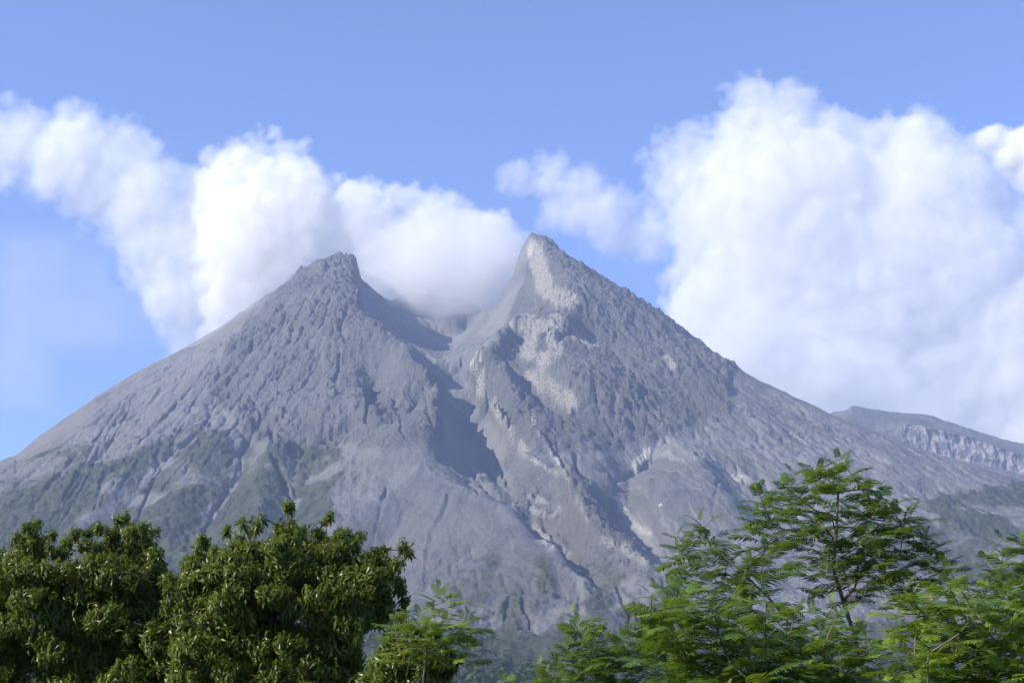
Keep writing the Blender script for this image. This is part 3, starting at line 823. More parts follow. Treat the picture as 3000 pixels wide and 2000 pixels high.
def twig_variant(k):
    """a short twig with drooping pointed leaves, growing along +Z"""
    r = np.random.default_rng(200 + k)
    g = Geo()
    h = 0.24
    for a in range(3):
        an = a * 2.094
        b_ = np.array([math.cos(an), math.sin(an), 0]) * 0.006
        an2 = an + 2.094
        c_ = np.array([math.cos(an2), math.sin(an2), 0]) * 0.006
        g.add([b_, c_, c_ * 0.4 + (0, 0, h), b_ * 0.4 + (0, 0, h)], [(0, 1, 2, 3)], 0.05)
    n = r.integers(9, 12)
    for i in range(n):
        s = 0.25 + 0.75 * i / (n - 1)
        az = i * 2.4 + r.uniform(-.4, .4)
        el = r.uniform(-0.1, 0.45) + 0.7 * (s > 0.93)
        d = np.array([math.cos(az) * math.cos(el), math.sin(az) * math.cos(el), math.sin(el)])
        tone = r.uniform(0.1, 0.68) if s < 0.8 else r.uniform(0.5, 0.97)
        leaf_geo(g, (0, 0, s * h), d, np.array([0, 0, 1.0]), r.uniform(0.12, 0.185), r.uniform(0.017, 0.024), r.uniform(0.55, 1.1), tone)
    return g.arrays()

def frond_variant(k):
    """a twice-pinnate leaf along +X, top towards +Z, arching down at the tip"""
    r = np.random.default_rng(300 + k)
    g = Geo()
    L = 1.0
    npair = 14 + k % 3
    arch = r.uniform(0.35, 0.75); sway = r.uniform(-.25, .25)
    def rach(s):
        return np.array([s * L * (1 - 0.10 * arch * s), sway * s * s * 0.35, arch * (0.30 * s - 0.62 * s * s)])
    tone0 = r.uniform(0.15, 0.55)
    q = [rach(s) for s in np.linspace(0, 1, 6)]
    for a, b_ in zip(q[:-1], q[1:]):
        g.add([a + (0, -.008, 0), a + (0, .008, 0), b_ + (0, .006, 0), b_ + (0, -.006, 0)], [(0, 1, 2, 3)], 0.5)
    for i in range(npair):
        s = 0.16 + 0.84 * i / (npair - 1)
        p = rach(s); tan = unit(rach(min(1, s + .02)) - rach(s - .02))
        plen = 0.34 * (0.55 + 0.45 * math.sin(math.pi * min(1, s * 0.92 + 0.12))) * (0.62 if i == npair - 1 else 1)
        for sd in (-1, 1):
            lift = r.uniform(-0.05, 0.18)
            fw = 0.42 + 0.55 * s + r.uniform(-.1, .1)
            d = unit(tan * fw + np.array([0, sd, 0]) + np.array([0, 0, lift]))
            wd = 0.027 * r.uniform(0.85, 1.15)
            wv = unit(np.cross(d, np.cross(tan, d)) + tan * 0.3)
            drop = r.uniform(0.25, 0.55)
            m1 = p + d * plen * 0.5 + np.array([0, 0, -drop * plen * 0.12]); e = p + d * plen + np.array([0, 0, -drop * plen * 0.55])
            g.add([p - wv * wd * .35, p + wv * wd * .35, m1 + wv * wd, m1 - wv * wd, e + wv * wd * .45, e - wv * wd * .45], [(0, 1, 2, 3), (3, 2, 4, 5)], np.clip(tone0 + r.uniform(-.12, .2) + 0.25 * s, 0, 1))
    return g.arrays()

def needle_variant(k):
    """a bottlebrush pine shoot along +Z"""
    r = np.random.default_rng(400 + k)
    g = Geo()
    for i in range(90):
        s = r.uniform(0.05, 1.0); az = r.uniform(0, 6.283); el = r.uniform(0.5, 1.15)
        d = np.array([math.cos(az) * math.cos(el), math.sin(az) * math.cos(el), math.sin(el)])
        p = np.array([0, 0, s * 0.3]); e = p + d * r.uniform(0.10, 0.16) * (1.1 - 0.3 * s)
        sd = unit(np.cross(d, (0.3, 0.2, 1))) * 0.0035
        g.add([p - sd, p + sd, e + sd * .4, e - sd * .4], [(0, 1, 2, 3)], r.uniform(0.1, 0.9))
    return g.arrays()

VAR = {'leafy_twig': [twig_variant(k) for k in range(8)], 'frond': [(v_, f_, np.clip(t_ + sh, 0, 1)) for sh in (-0.16, 0.08, 0.36) for v_, f_, t_ in [frond_variant(k) for k in range(9)]], 'needle_shoot': [needle_variant(k) for k in range(4)]}  # backlit shade and sunlit brightness of whole crowns put into the frond tones
VMESH = {}
for kd, mt in (('leafy_twig', M_LEAF), ('frond', M_FROND), ('needle_shoot', M_NEEDLE)):
    VMESH[kd] = []
    for v_, f_, t_ in VAR[kd]:
        m_ = new_mesh(kd, v_, f_, False); attr(m_, 'tone', t_); m_.materials.append(mt); VMESH[kd].append(m_)

def frame(z, x=None):
    """3x3 with columns X, Y, Z from a Z axis (twigs) or an X axis and an up hint (fronds)"""
    if x is None:
        z = unit(z); h = np.array([1.0, 0, 0]) if abs(z[0]) < 0.8 else np.array([0, 1.0, 0])
        a = unit(np.cross(h, z)); return np.stack([a, np.cross(z, a), z], 1)
    x = unit(x); y = unit(np.cross(z, x)); return np.stack([x, y, np.cross(x, y)], 1)

def skeleton(trunk, shoots, r_tip, step=0.22, sag=0.1):
    """grow limbs from the trunk polyline to every shoot; returns trunk path and limbs with radii"""
    P = [np.array(p, float) for p in trunk]; par = [-1] + list(range(len(P) - 1)); nt_ = len(P)
    top = P[-1]
    order = sorted(range(len(shoots)), key=lambda i: np.linalg.norm(np.array(shoots[i]) - top))
    arr = np.array(P); own = list(range(len(P)))
    for i in order:
        s = np.array(shoots[i], float)
        dv = s - arr
        dist = np.linalg.norm(dv, axis=1)
        up = dv[:, 2] / np.maximum(dist, 1e-6)
        cost = dist * (1.25 - 0.45 * up) + 0.03
        k = int(np.argmin(cost))
        n = max(1, int(dist[k] / step))
        a = arr[k]; prev = own[k]
        new = []
        for j in range(1, n + 1):
            t = j / n
            q = a + (s - a) * t + np.array([0, 0, -sag * dist[k] * math.sin(math.pi * t) * 0.6]) + RT.normal(0, 0.012 * dist[k], 3) * (t < 1)
            P.append(q); par.append(prev); prev = len(P) - 1
            if t < 0.72 or n < 3:
                new.append(q); own.append(prev)
        if new:
            arr = np.vstack([arr, new])
    load = np.zeros(len(P)); kids = np.bincount([p for p in par if p >= 0], minlength=len(P))
    load[kids == 0] = 1
    for i in range(len(P) - 1, 0, -1):
        load[par[i]] += load[i]
    rad = r_tip * np.maximum(load, 1) ** 0.46
    return P, par, rad, nt_

def tubes(P, par, rad, ids, sides=5):
    g = Geo()
    cs = [(math.cos(6.2832 * k / sides), math.sin(6.2832 * k / sides)) for k in range(sides)]
    for i in ids:
        p = par[i]
        if p < 0:
            continue
        a, b_ = P[p], P[i]
        if np.linalg.norm(b_ - a) < 1e-4:
            continue
        F = frame(b_ - a)
        ra, rb = min(rad[p], rad[i] * 1.25), rad[i]
        v = [a + (F[:, 0] * c + F[:, 1] * s) * ra for c, s in cs] + [b_ + (F[:, 0] * c + F[:, 1] * s) * rb for c, s in cs]
        g.add(v, [(k, (k + 1) % sides, sides + (k + 1) % sides, sides + k) for k in range(sides)], 0.5)
    return g

def put_tree(name, label, cat, group, base, P, par, rad, nt_, bark, items, kind, max_parts=300):
    """items: (3x3 incl. scale, position, variant)"""
    root = add_obj(name, None, label=label, category=cat)
    if group:
        root['group'] = group
    root.location = base
    off = np.array(base, float)
    g = tubes(P, par, rad, range(1, nt_), 8)
    v, f, t = g.arrays(); add_obj('trunk', new_mesh('trunk', v - off, f), bark, root)
    child = {}
    for i in range(len(P)):
        child.setdefault(par[i], []).append(i)
    for i in range(nt_, len(P)):
        if par[i] < nt_:
            ids, st = [], [i]
            while st:
                q = st.pop(); ids.append(q); st += child.get(q, [])
            gg = tubes(P, par, rad, ids, 5)
            if gg.n:
                v, f, t = gg.arrays(); add_obj('branch', new_mesh('branch', v - off, f), bark, root)
    # what shows largest: near the camera, high, inside the frame
    camp = np.array([0, 0, CAM_Z])
    def rank(it):
        A, p, k = it
        u, v = project(p[0], p[1], p[2])
        out = 0.0 if -20 < u < 3020 and v < 2010 else 3.0
        size = abs(np.linalg.det(A)) ** (1 / 3)
        return np.linalg.norm(p - camp) / size * VAR_SIZE[kind] * (1 + out) * (1 + 0.25 * (v - 1500) / 500 * 0.3)
    items = sorted(items, key=rank)
    for A, p, k in items[:max_parts]:
        o = bpy.data.objects.new(kind, VMESH[kind][k]); col.objects.link(o); o.parent = root
        m4 = Matrix([[*A[0], p[0] - off[0]], [*A[1], p[1] - off[1]], [*A[2], p[2] - off[2]], [0, 0, 0, 1]])
        o.matrix_basis = m4
    rest = items[max_parts:]
    if rest:
        vs, fs, ts, n = [], [], [], 0
        for A, p, k in rest:
            v, f, t = VAR[kind][k]
            vs.append(v @ A.T + (p - off)); fs.append(f + n); ts.append(np.clip(t + RT.uniform(-.12, .12), 0, 1)); n += len(v)
        m_ = new_mesh('foliage', np.concatenate(vs), np.concatenate(fs), False); attr(m_, 'tone', np.concatenate(ts))
        add_obj('foliage', m_, VMESH[kind][0].materials[0], root, kind='stuff')
    return root
VAR_SIZE = {'leafy_twig': 1.0, 'frond': 1.0, 'needle_shoot': 1.0}

def poisson(poly, dmin, tries=6000):
    P = np.array(poly, float); lo, hi = P.min(0), P.max(0)
    c = RT.uniform(lo, hi, (tries, 2)); c = c[inside(c[:, 0], c[:, 1], [tuple(q) for q in poly])]
    out = []
    for q in c:
        if all((q[0] - o[0]) ** 2 + (q[1] - o[1]) ** 2 > dmin * dmin for o in out):
            out.append(q)
    return out

def pt(u, v, Y):
    return np.array([float(c) for c in at(u, v, Y)])

def broadleaf(label, poly, Y, depth, trunk_u, n_layers=2, radii=(74, 52, 36, 24), dens=0.78, tone=0.0):
    items, shoots = [], []
    mpp = Y / FPX
    lumps = []
    for layer in range(n_layers):
        for (u, v, r) in pack(poly, step=9, radii=radii):
            if v > 2040 or RT.random() < 0.30:
                continue
            lumps.append((u + RT.uniform(-12, 12), v + RT.uniform(-4, 12), r * RT.uniform(0.7, 1.02), Y + RT.uniform(-1, 1) * depth * (0.4 if r < 40 else 0.8)))
    for (u0, v0), (u1, v1) in zip(poly[:-1], poly[1:]):
        if v0 < 1880 and v1 < 1880:
            for t in np.arange(0, 1, 26 / max(26.0, math.hypot(u1 - u0, v1 - v0))):
                big = RT.random() < 0.3
                nx, ny = (v1 - v0), -(u1 - u0); ln_ = math.hypot(nx, ny)
                o_ = RT.uniform(4, 38) if big else RT.uniform(-26, 4)
                lumps.append((u0 + (u1 - u0) * t + nx / ln_ * o_ + RT.uniform(-7, 7), v0 + (v1 - v0) * t + ny / ln_ * o_ * 1.2, RT.uniform(10, 19) if big else RT.uniform(13, 26), Y + RT.uniform(-.6, .6) * depth))
    for u, v, r, yy in lumps:
        c = pt(u, v, yy); R_ = r * mpp
        shoots.append(c)
        n = int(dens * 56 * (R_ / 0.4) ** 1.75) + 4
        for _ in range(n):
            d = unit(RT.normal(0, 1, 3) + np.array([0, -0.25, 0.75]))
            q = c + d * R_ * np.array([1.15, 1.15, 0.6]) * RT.uniform(0.6, 1.08)
            ax_z = unit(d * 0.9 + np.array([0, 0, 0.6]) + RT.normal(0, 0.25, 3))
            A = frame(ax_z) * RT.uniform(0.74, 1.12)
            items.append((A, q - ax_z * 0.2, int(RT.integers(8))))
    base = pt(trunk_u, 2000, Y); base[2] = 0.0
    tp = pt(trunk_u + 20, 1800, Y)
    trunk = [base + (tp - base) * t + np.array([0.06 * math.sin(5 * t), 0.05 * math.cos(4 * t), 0]) for t in np.linspace(0, 1, 9)]
    P, par, rad, nt_ = skeleton(trunk, shoots, 0.010, 0.25)
    return put_tree('broadleaf_tree', label, 'tree', 'dark glossy broadleaf trees', base, P, par, rad, nt_, M_BARKD, items, 'leafy_twig')

def shoot_fronds(tip, axis, n, size, shade, items):
    axis = unit(axis)
    az0 = RT.uniform(0, 6.283)
    for i in range(n):
        s = i / max(1, n - 1)                       # 0 at the tip, 1 lowest
        az = az0 + i * 2.4
        el = 1.05 - 1.1 * s ** 0.5 + RT.uniform(-.2, .2)
        hd = np.array([math.cos(az), math.sin(az), 0])
        d = unit(hd * math.cos(el) + np.array([0, 0, math.sin(el)]) + 0.25 * axis)
        L = size * (0.42 + 0.7 * min(1, s * 1.6)) * RT.uniform(0.85, 1.15)
        up = unit(np.array([0, 0, 1.0]) - d * d[2] * 0.999 + 1e-3 + RT.normal(0, 0.18, 3))
        A = frame(up, d) * L
        items.append((A, tip - axis * s * size * 1.0, int(RT.integers(9)) + 9 * shade + (9 if RT.random() < 0.15 and shade < 2 else 0)))

def feathery(label, polys, Y, depth, trunk_px, frond=0.27, gap=50, layers=1, n_fr=9, tips=(), name='feathery_tree', group='feathery leaved trees', r_tip=0.0042, flat=0.4, shade=1):
    items, shoots = [], []
    tr = [pt(u, v, Y) for u, v in trunk_px]
    base = tr[0].copy(); base[2] = 0.0
    trunk = [base] + tr
    # denser polyline
    tk = []
    for a, b_ in zip(trunk[:-1], trunk[1:]):
        n = max(1, int(np.linalg.norm(b_ - a) / 0.25))
        tk += [a + (b_ - a) * j / n for j in range(n)]
    tk.append(trunk[-1])
    ctr = tk[len(tk) // 2]
    for poly in polys:
        for layer in range(layers):
            for u, v in poisson(poly, gap):
                shoots.append(pt(u, v, Y + RT.uniform(-1, 1) * depth))
    for u, v in tips:
        shoots.append(pt(u, v, Y + RT.uniform(-.2, .2)))
    for s in shoots:
        o = s - ctr; o[2] *= 0.3
        axis = unit(np.array([0, 0, 1.0]) + unit(o) * flat + RT.normal(0, 0.2, 3))
        shoot_fronds(s, axis, int(RT.integers(n_fr - 2, n_fr + 2)), frond, shade, items)
    P, par, rad, nt_ = skeleton(tk, shoots, r_tip, 0.16, 0.12)
    return put_tree(name, label, 'tree', group, base, P, par, rad, nt_, M_BARK, items, 'frond')

broadleaf('dark glossy leafed tree cut by the left edge, with a pointed top lobe', [(-120, 1640), (0, 1602), (30, 1600), (72, 1565), (95, 1538), (112, 1562), (150, 1592), (200, 1563), (250, 1560), (300, 1548), (345, 1522), (390, 1532), (430, 1543),
          (460, 1582), (488, 1625), (490, 1680), (560, 1712), (640, 1760), (700, 1850), (700, 2080), (-120, 2080)], 25.0, 1.3, 250)
broadleaf('dark glossy leafed tree with the tallest rounded crown, left of the ash fan', [(505, 1780), (520, 1700), (556, 1625), (600, 1595), (650, 1590), (720, 1568), (770, 1560), (830, 1520), (880, 1540), (940, 1560), (1000, 1545), (1045, 1560),
          (1060, 1600), (1100, 1600), (1150, 1612), (1172, 1650), (1165, 1720), (1150, 1800), (1120, 1850), (1080, 1880), (1060, 2080), (470, 2080), (500, 1900)], 23.0, 1.4, 790)
broadleaf('low dark bush tree below the pale feathery sprays', [(1080, 1900), (1150, 1850), (1230, 1840), (1300, 1850), (1350, 1890), (1345, 1950), (1310, 2010), (1280, 2080), (1030, 2080)], 20.0, 0.7, 1190, 2, (66, 44, 28))
feathery('small feathery tree with pale sprays reaching right of the dark crowns', [[(1298, 1730), (1340, 1770), (1372, 1840), (1400, 1880), (1330, 1880), (1280, 1850), (1200, 1890), (1110, 1880), (1150, 1820), (1215, 1780)]], 17.0, 0.5,
         [(1240, 1990), (1250, 1900), (1275, 1830)], 0.30, 46, 1, 8, shade=2, tips=[(1290, 1722), (1385, 1890), (1370, 1800), (1190, 1790)])
feathery('tallest feathery tree, its open crown standing against the right flank', [[(2463, 1350), (2510, 1385), (2550, 1420), (2565, 1470), (2610, 1505), (2660, 1495), (2700, 1535), (2690, 1565), (2755, 1615), (2770, 1645), (2735, 1680), (2600, 1690), (2500, 1660), (2420, 1590),
              (2330, 1550), (2240, 1530), (2205, 1495), (2260, 1445), (2300, 1405), (2340, 1388), (2400, 1374)], [(2400, 1590), (2600, 1580), (2620, 1690), (2420, 1680)]], 12.5, 0.75, [(2540, 2000), (2500, 1850), (2470, 1760), (2440, 1660), (2450, 1560), (2456, 1440)], 0.285, 52, 1, 9, shade=0,
         tips=[(2456, 1345), (2400, 1375), (2320, 1385), (2222, 1440), (2215, 1520), (2570, 1440), (2620, 1500), (2700, 1560), (2755, 1635)])
feathery('feathery tree leaning left with low spreading layers beside the open crown', [[(2050, 1535), (2095, 1555), (2110, 1600), (2080, 1640), (2190, 1605), (2270, 1608), (2275, 1640), (2210, 1665), (2270, 1700), (2220, 1730), (2060, 1695), (1980, 1650), (1980, 1605)]],
             12.0, 0.5, [(2420, 2000), (2330, 1850), (2265, 1765), (2180, 1680), (2110, 1620)], 0.28, 50, 1, 9, shade=0, tips=[(2050, 1530), (1985, 1570), (2240, 1595)])
feathery('dense feathery tree filling the corner between the pine and the open crown', [[(1890, 1720), (1960, 1700), (2050, 1730), (2190, 1740), (2300, 1790), (2460, 1770), (2540, 1850), (2620, 2060), (1960, 2060), (1990, 1930), (1890, 1850), (1920, 1800)]],
         10.5, 0.9, [(2210, 2000), (2190, 1900), (2170, 1820)], 0.275, 56, 2, 8, shade=1)
feathery('bushy bright green tree under the right skyline ridge', [[(2610, 1830), (2650, 1760), (2690, 1710), (2750, 1690), (2790, 1660), (2810, 1720), (2900, 1730), (3000, 1710), (3100, 1720), (3100, 2060), (2580, 2060)]],
         10.0, 0.9, [(2885, 2000), (2868, 1880), (2835, 1760)], 0.275, 56, 2, 8, shade=2, tips=[(2780, 1670), (2650, 1730)])
feathery('feathery tree cut by the right edge with upright spiky tips', [[(2940, 1600), (3000, 1580), (3120, 1570), (3120, 1780), (2980, 1760), (2900, 1680), (2900, 1650)]], 13.5, 0.5, [(3080, 2000), (3070, 1850), (3060, 1700)], 0.28, 50, 1, 9,
         tips=[(2935, 1580), (2995, 1575), (2885, 1640)])
feathery('small feathery sapling in the middle with light tips before the scree', [[(1690, 1820), (1730, 1850), (1800, 1860), (1850, 1870), (1890, 1930), (1990, 1980), (1990, 2060), (1560, 2060), (1560, 1960), (1600, 1920), (1650, 1900)]], 15.0, 0.6,
         [(1750, 2000), (1735, 1930), (1700, 1860)], 0.27, 44, 2, 8, tips=[(1672, 1800), (1760, 1850), (1840, 1865)])
items, shoots = [], []
tr = [pt(u, v, 19.0) for u, v in ((1975, 2000), (1970, 1900), (1966, 1800), (1972, 1662))]
for u, v in [(1857, 1795), (1902, 1800), (1880, 1850), (1910, 1860), (1935, 1800), (1945, 1850), (1900, 1900), (1930, 1920), (1975, 1668), (1964, 1690), (1950, 1740), (1985, 1760), (1960, 1790), (1990, 1830), (1870, 1890), (1990, 1900)]:
    q = pt(u, v, 19.0 + RT.uniform(-.4, .4)); shoots.append(q)
    for _ in range(1 if v < 1700 else 4):
        z_ = unit(np.array([RT.uniform(-.5, .2), RT.uniform(-.3, .3), 1.0])) if v > 1700 else np.array([0.02, 0, 1.0])
        items.append((frame(z_) * (RT.uniform(0.9, 1.3) if v > 1700 else 0.55), q - z_ * 0.3 + RT.normal(0, 0.07, 3) * (v > 1700), int(RT.integers(4))))
b0 = tr[0].copy(); b0[2] = 0
P, par, rad, nt_ = skeleton([b0 + (tr[0] - b0) * t for t in np.linspace(0, 1, 6)[:-1]] + tr, shoots, 0.006, 0.2)
put_tree('pine_tree', 'young pine with upright bottlebrush shoots poking out behind the feathery trees', 'tree', None, b0, P, par, rad, nt_, M_BARKD, items, 'needle_shoot')
feathery('low feathery bush peeping over the bottom edge in the middle', [[(1410, 1990), (1460, 1990), (1520, 1975), (1570, 1990), (1640, 2060), (1390, 2060)]], 13.0, 0.3, [(1530, 2040), (1530, 2010)], 0.24, 44, 1, 8, shade=2)

# ------------------------------------------------------------------ the hazy wood at the foot of the volcano
qv, qt = [], []
rw = np.random.default_rng(31)
NT = 1300
for i in range(NT):
    y = rw.uniform(1050, 1950); x = rw.uniform(-0.42, 0.42) * y
    zg = float(bil(GZ, np.array([x]), np.array([max(y, 1505.0)]))[0]) if y > 1505 else float(base_z(np.array(x), np.array(y)))
    hgt = rw.uniform(10, 24) * (1.25 if y < 1400 else 0.9) + 26 * max(0, fbm(np.array([x / 170.]), np.array([y / 170.]), 2, 5)[0])
    if project(x, y, zg + hgt)[1] < 1862 + 40 * math.sin(x / 60.0) or zg > 200:
        continue
    wd = hgt * rw.uniform(0.28, 0.45)
    k = 46
    d = rw.normal(0, 1, (k, 3)); d[:, 2] = np.abs(d[:, 2]) * 0.9 - 0.25
    d /= np.linalg.norm(d, axis=1)[:, None]
    lob = 1 + 0.35 * np.sin(d[:, 0] * 4 + i) * np.cos(d[:, 1] * 5 + i * 2)
    c = d * np.array([wd, wd, hgt * 0.42]) * (lob * rw.uniform(0.75, 1.0, k))[:, None] + np.array([x, y, zg + hgt * 0.58])
    a_ = np.cross(d, rw.normal(0, 1, (k, 3))); a_ /= np.linalg.norm(a_, axis=1)[:, None]
    n_ = d + rw.normal(0, 0.35, (k, 3)); b2 = np.cross(n_, a_); b2 /= np.linalg.norm(b2, axis=1)[:, None]
    sz_ = (rw.uniform(0.9, 2.0, k) * hgt / 16)[:, None]
    qv.append(np.stack([c - a_ * sz_, c + b2 * sz_ * 0.8, c + a_ * sz_, c - b2 * sz_ * 0.8], 1).reshape(-1, 3))
    qt.append(np.repeat(np.clip(rw.normal(0.35 + 0.1 * math.sin(i), 0.15, k), 0, 1), 4))
qv = np.concatenate(qv)
wm = new_mesh('forest', qv, np.arange(len(qv)).reshape(-1, 4), False); attr(wm, 'tone', np.concatenate(qt))
add_obj('forest', wm, leaf_mat('far_leaf', (0.028, 0.048, 0.016), (0.050, 0.078, 0.024), (0.085, 0.105, 0.035), (0.10, 0.15, 0.02), 0.25, 0.6, 0.2), kind='stuff')

# ------------------------------------------------------------------ clouds and steam: real volumes
def cloud_tree():
    ng = bpy.data.node_groups.new('cloud_body', 'GeometryNodeTree')
    for nm, tp, df in (('Geometry', 'NodeSocketGeometry', None), ('Billow', 'NodeSocketFloat', 60.0), ('Size', 'NodeSocketFloat', 0.004), ('Soft', 'NodeSocketFloat', 40.0),
                       ('Wisp', 'NodeSocketFloat', 0.0), ('Voxel', 'NodeSocketFloat', 16.0), ('Seed', 'NodeSocketFloat', 0.0), ('Density', 'NodeSocketFloat', 0.01),
                       ('Stretch', 'NodeSocketFloat', 1.0), ('Points', 'NodeSocketObject', None), ('Material', 'NodeSocketMaterial', None)):
        s = ng.interface.new_socket(nm, in_out='INPUT', socket_type=tp)
        if df is not None:
            s.default_value = df
    ng.interface.new_socket('Geometry', in_out='OUTPUT', socket_type='NodeSocketGeometry')
    N = lambda k, **kw: (lambda nd: ([setattr(nd, a, c) for a, c in kw.items()], nd)[1])(ng.nodes.new(k))
    L = ng.links.new
    gi = N('NodeGroupInput'); go = N('NodeGroupOutput')
    def M(op, a, c=0.0, clamp=False):
        nd = N('ShaderNodeMath', operation=op, use_clamp=clamp)
        for i, x in enumerate((a, c)):
            if isinstance(x, (int, float)):
                nd.inputs[i].default_value = x
            else:
                L(x, nd.inputs[i])
        return nd.outputs[0]
    pos = N('GeometryNodeInputPosition').outputs[0]
    oi = N('GeometryNodeObjectInfo', transform_space='ORIGINAL'); L(gi.outputs['Points'], oi.inputs[0])
    src = oi.outputs['Geometry']
    flat = N('ShaderNodeVectorMath', operation='MULTIPLY')
    L(pos, flat.inputs[0])
    cmb = N('ShaderNodeCombineXYZ'); cmb.inputs[0].default_value = 1; cmb.inputs[2].default_value = 1
    L(gi.outputs['Stretch'], cmb.inputs[1]); L(cmb.outputs[0], flat.inputs[1])
    cls = N('GeometryNodeInputNamedAttribute', data_type='FLOAT'); cls.inputs['Name'].default_value = 'rank'
    total = None
    for k in range(6):
        sep = N('GeometryNodeSeparateGeometry', domain='POINT')
        cmp_ = N('FunctionNodeCompare', data_type='FLOAT', operation='EQUAL')
        L(cls.outputs[0], cmp_.inputs[0]); cmp_.inputs[1].default_value = float(k); cmp_.inputs['Epsilon'].default_value = 0.1
        L(src, sep.inputs[0]); L(cmp_.outputs[0], sep.inputs[1])
        px = N('GeometryNodeProximity', target_element='POINTS')
        L(sep.outputs[0], px.inputs[0]); L(flat.outputs[0], px.inputs['Sample Position'])
        ra = N('GeometryNodeAttributeStatistic', data_type='FLOAT', domain='POINT')
        L(sep.outputs[0], ra.inputs[0])
        rn = N('GeometryNodeInputNamedAttribute', data_type='FLOAT'); rn.inputs['Name'].default_value = 'rad'
        L(rn.outputs[0], ra.inputs[2])
        s = M('SUBTRACT', ra.outputs[0], px.outputs['Distance'])
        # an empty class reports radius 0, distance 0: push it far outside
        s = M('SUBTRACT', s, M('MULTIPLY', M('LESS_THAN', ra.outputs[0], 0.5), 1e5))
        total = s if total is None else M('MAXIMUM', total, s)
    # billows: cellular lumps at three sizes, then fine curl
    shift = N('ShaderNodeVectorMath', operation='ADD'); L(pos, shift.inputs[0]); L(gi.outputs['Seed'], shift.inputs[1])
    def noise(scale, detail, rough, dist=0.0):
        nd = N('ShaderNodeTexNoise'); L(shift.outputs[0], nd.inputs['Vector'])
        L(scale, nd.inputs['Scale']); nd.inputs['Detail'].default_value = detail
        nd.inputs['Roughness'].default_value = rough; nd.inputs['Distortion'].default_value = dist
        return nd.outputs[0]
    def cells(scale):
        nd = N('ShaderNodeTexVoronoi', feature='SMOOTH_F1'); L(shift.outputs[0], nd.inputs['Vector']); L(scale, nd.inputs['Scale'])
        nd.inputs['Smoothness'].default_value = 0.3
        return nd.outputs['Distance']
    sz = gi.outputs['Size']
    n1 = M('SUBTRACT', noise(sz, 6.0, 0.58, 0.6), 0.5)
    c1 = M('SUBTRACT', 0.5, cells(M('MULTIPLY', sz, 1.6)))
    c2 = M('SUBTRACT', 0.5, cells(M('MULTIPLY', sz, 4.2)))
    disp = M('ADD', M('MULTIPLY', n1, 2.2), M('ADD', M('MULTIPLY', c1, 0.9), M('ADD', M('MULTIPLY', c2, 0.5), M('MULTIPLY', M('SUBTRACT', 0.5, cells(M('MULTIPLY', sz, 10.0))), 0.24))))
    body = M('ADD', M('ADD', total, M('MULTIPLY', gi.outputs['Soft'], 0.4)), M('MULTIPLY', disp, gi.outputs['Billow']))
    den = M('DIVIDE', body, gi.outputs['Soft'], clamp=True)
    w2 = noise(M('MULTIPLY', sz, 0.9), 7.0, 0.6, 1.2)
    hole = M('SUBTRACT', 1.0, M('MULTIPLY', gi.outputs['Wisp'], M('MULTIPLY', M('SUBTRACT', 0.62, w2), 4.0)), clamp=True)
    den = M('MULTIPLY', M('MULTIPLY', den, hole), gi.outputs['Density'])
    bb = N('GeometryNodeBoundBox'); L(src, bb.inputs[0])
    mrg = N('GeometryNodeInputNamedAttribute', data_type='FLOAT')
    def vm(op, a, c):
        nd = N('ShaderNodeVectorMath', operation=op)
        for i, x in enumerate((a, c)):
            if isinstance(x, tuple):
                nd.inputs[i].default_value = x
            else:
                L(x, nd.inputs[i])
        return nd.outputs[0]
    pad = N('ShaderNodeCombineXYZ')
    st = N('GeometryNodeAttributeStatistic', data_type='FLOAT', domain='POINT'); L(src, st.inputs[0])
    rn = N('GeometryNodeInputNamedAttribute', data_type='FLOAT'); rn.inputs['Name'].default_value = 'rad'; L(rn.outputs[0], st.inputs[2])
    mx = M('MULTIPLY', M('ADD', st.outputs['Max'], gi.outputs['Billow']), 1.0)
    for i in range(3):
        L(mx, pad.inputs[i])
    lo = vm('SUBTRACT', bb.outputs['Min'], pad.outputs[0]); hi = vm('ADD', bb.outputs['Max'], pad.outputs[0])
    # undo the squash along the depth
    inv = N('ShaderNodeCombineXYZ'); inv.inputs[0].default_value = 1; inv.inputs[2].default_value = 1
    L(M('DIVIDE', 1.0, gi.outputs['Stretch']), inv.inputs[1])
    lo = vm('MULTIPLY', lo, inv.outputs[0]); hi = vm('MULTIPLY', hi, inv.outputs[0])
    span = N('ShaderNodeSeparateXYZ'); L(vm('SUBTRACT', hi, lo), span.inputs[0])
    vc = N('GeometryNodeVolumeCube')
    L(den, vc.inputs['Density']); L(lo, vc.inputs['Min']); L(hi, vc.inputs['Max'])
    for i, nm in enumerate(('Resolution X', 'Resolution Y', 'Resolution Z')):
        L(M('MAXIMUM', M('DIVIDE', span.outputs[i], gi.outputs['Voxel']), 4.0), vc.inputs[nm])
    sm = N('GeometryNodeSetMaterial'); L(vc.outputs[0], sm.inputs[0]); L(gi.outputs['Material'], sm.inputs['Material'])
    L(sm.outputs[0], go.inputs[0])
    return ng

def cloud_mat(name, colr, aniso=0.0):
    cb = NB(name)
    pv = cb.n('ShaderNodeVolumePrincipled')
    pv.inputs['Color'].default_value = (*colr, 1)
    pv.inputs['Density'].default_value = 1.0
    pv.inputs['Density Attribute'].default_value = 'density'
    pv.inputs['Anisotropy'].default_value = aniso
    cb.l(pv.outputs[0], cb.out.inputs['Volume'])
    return cb.m

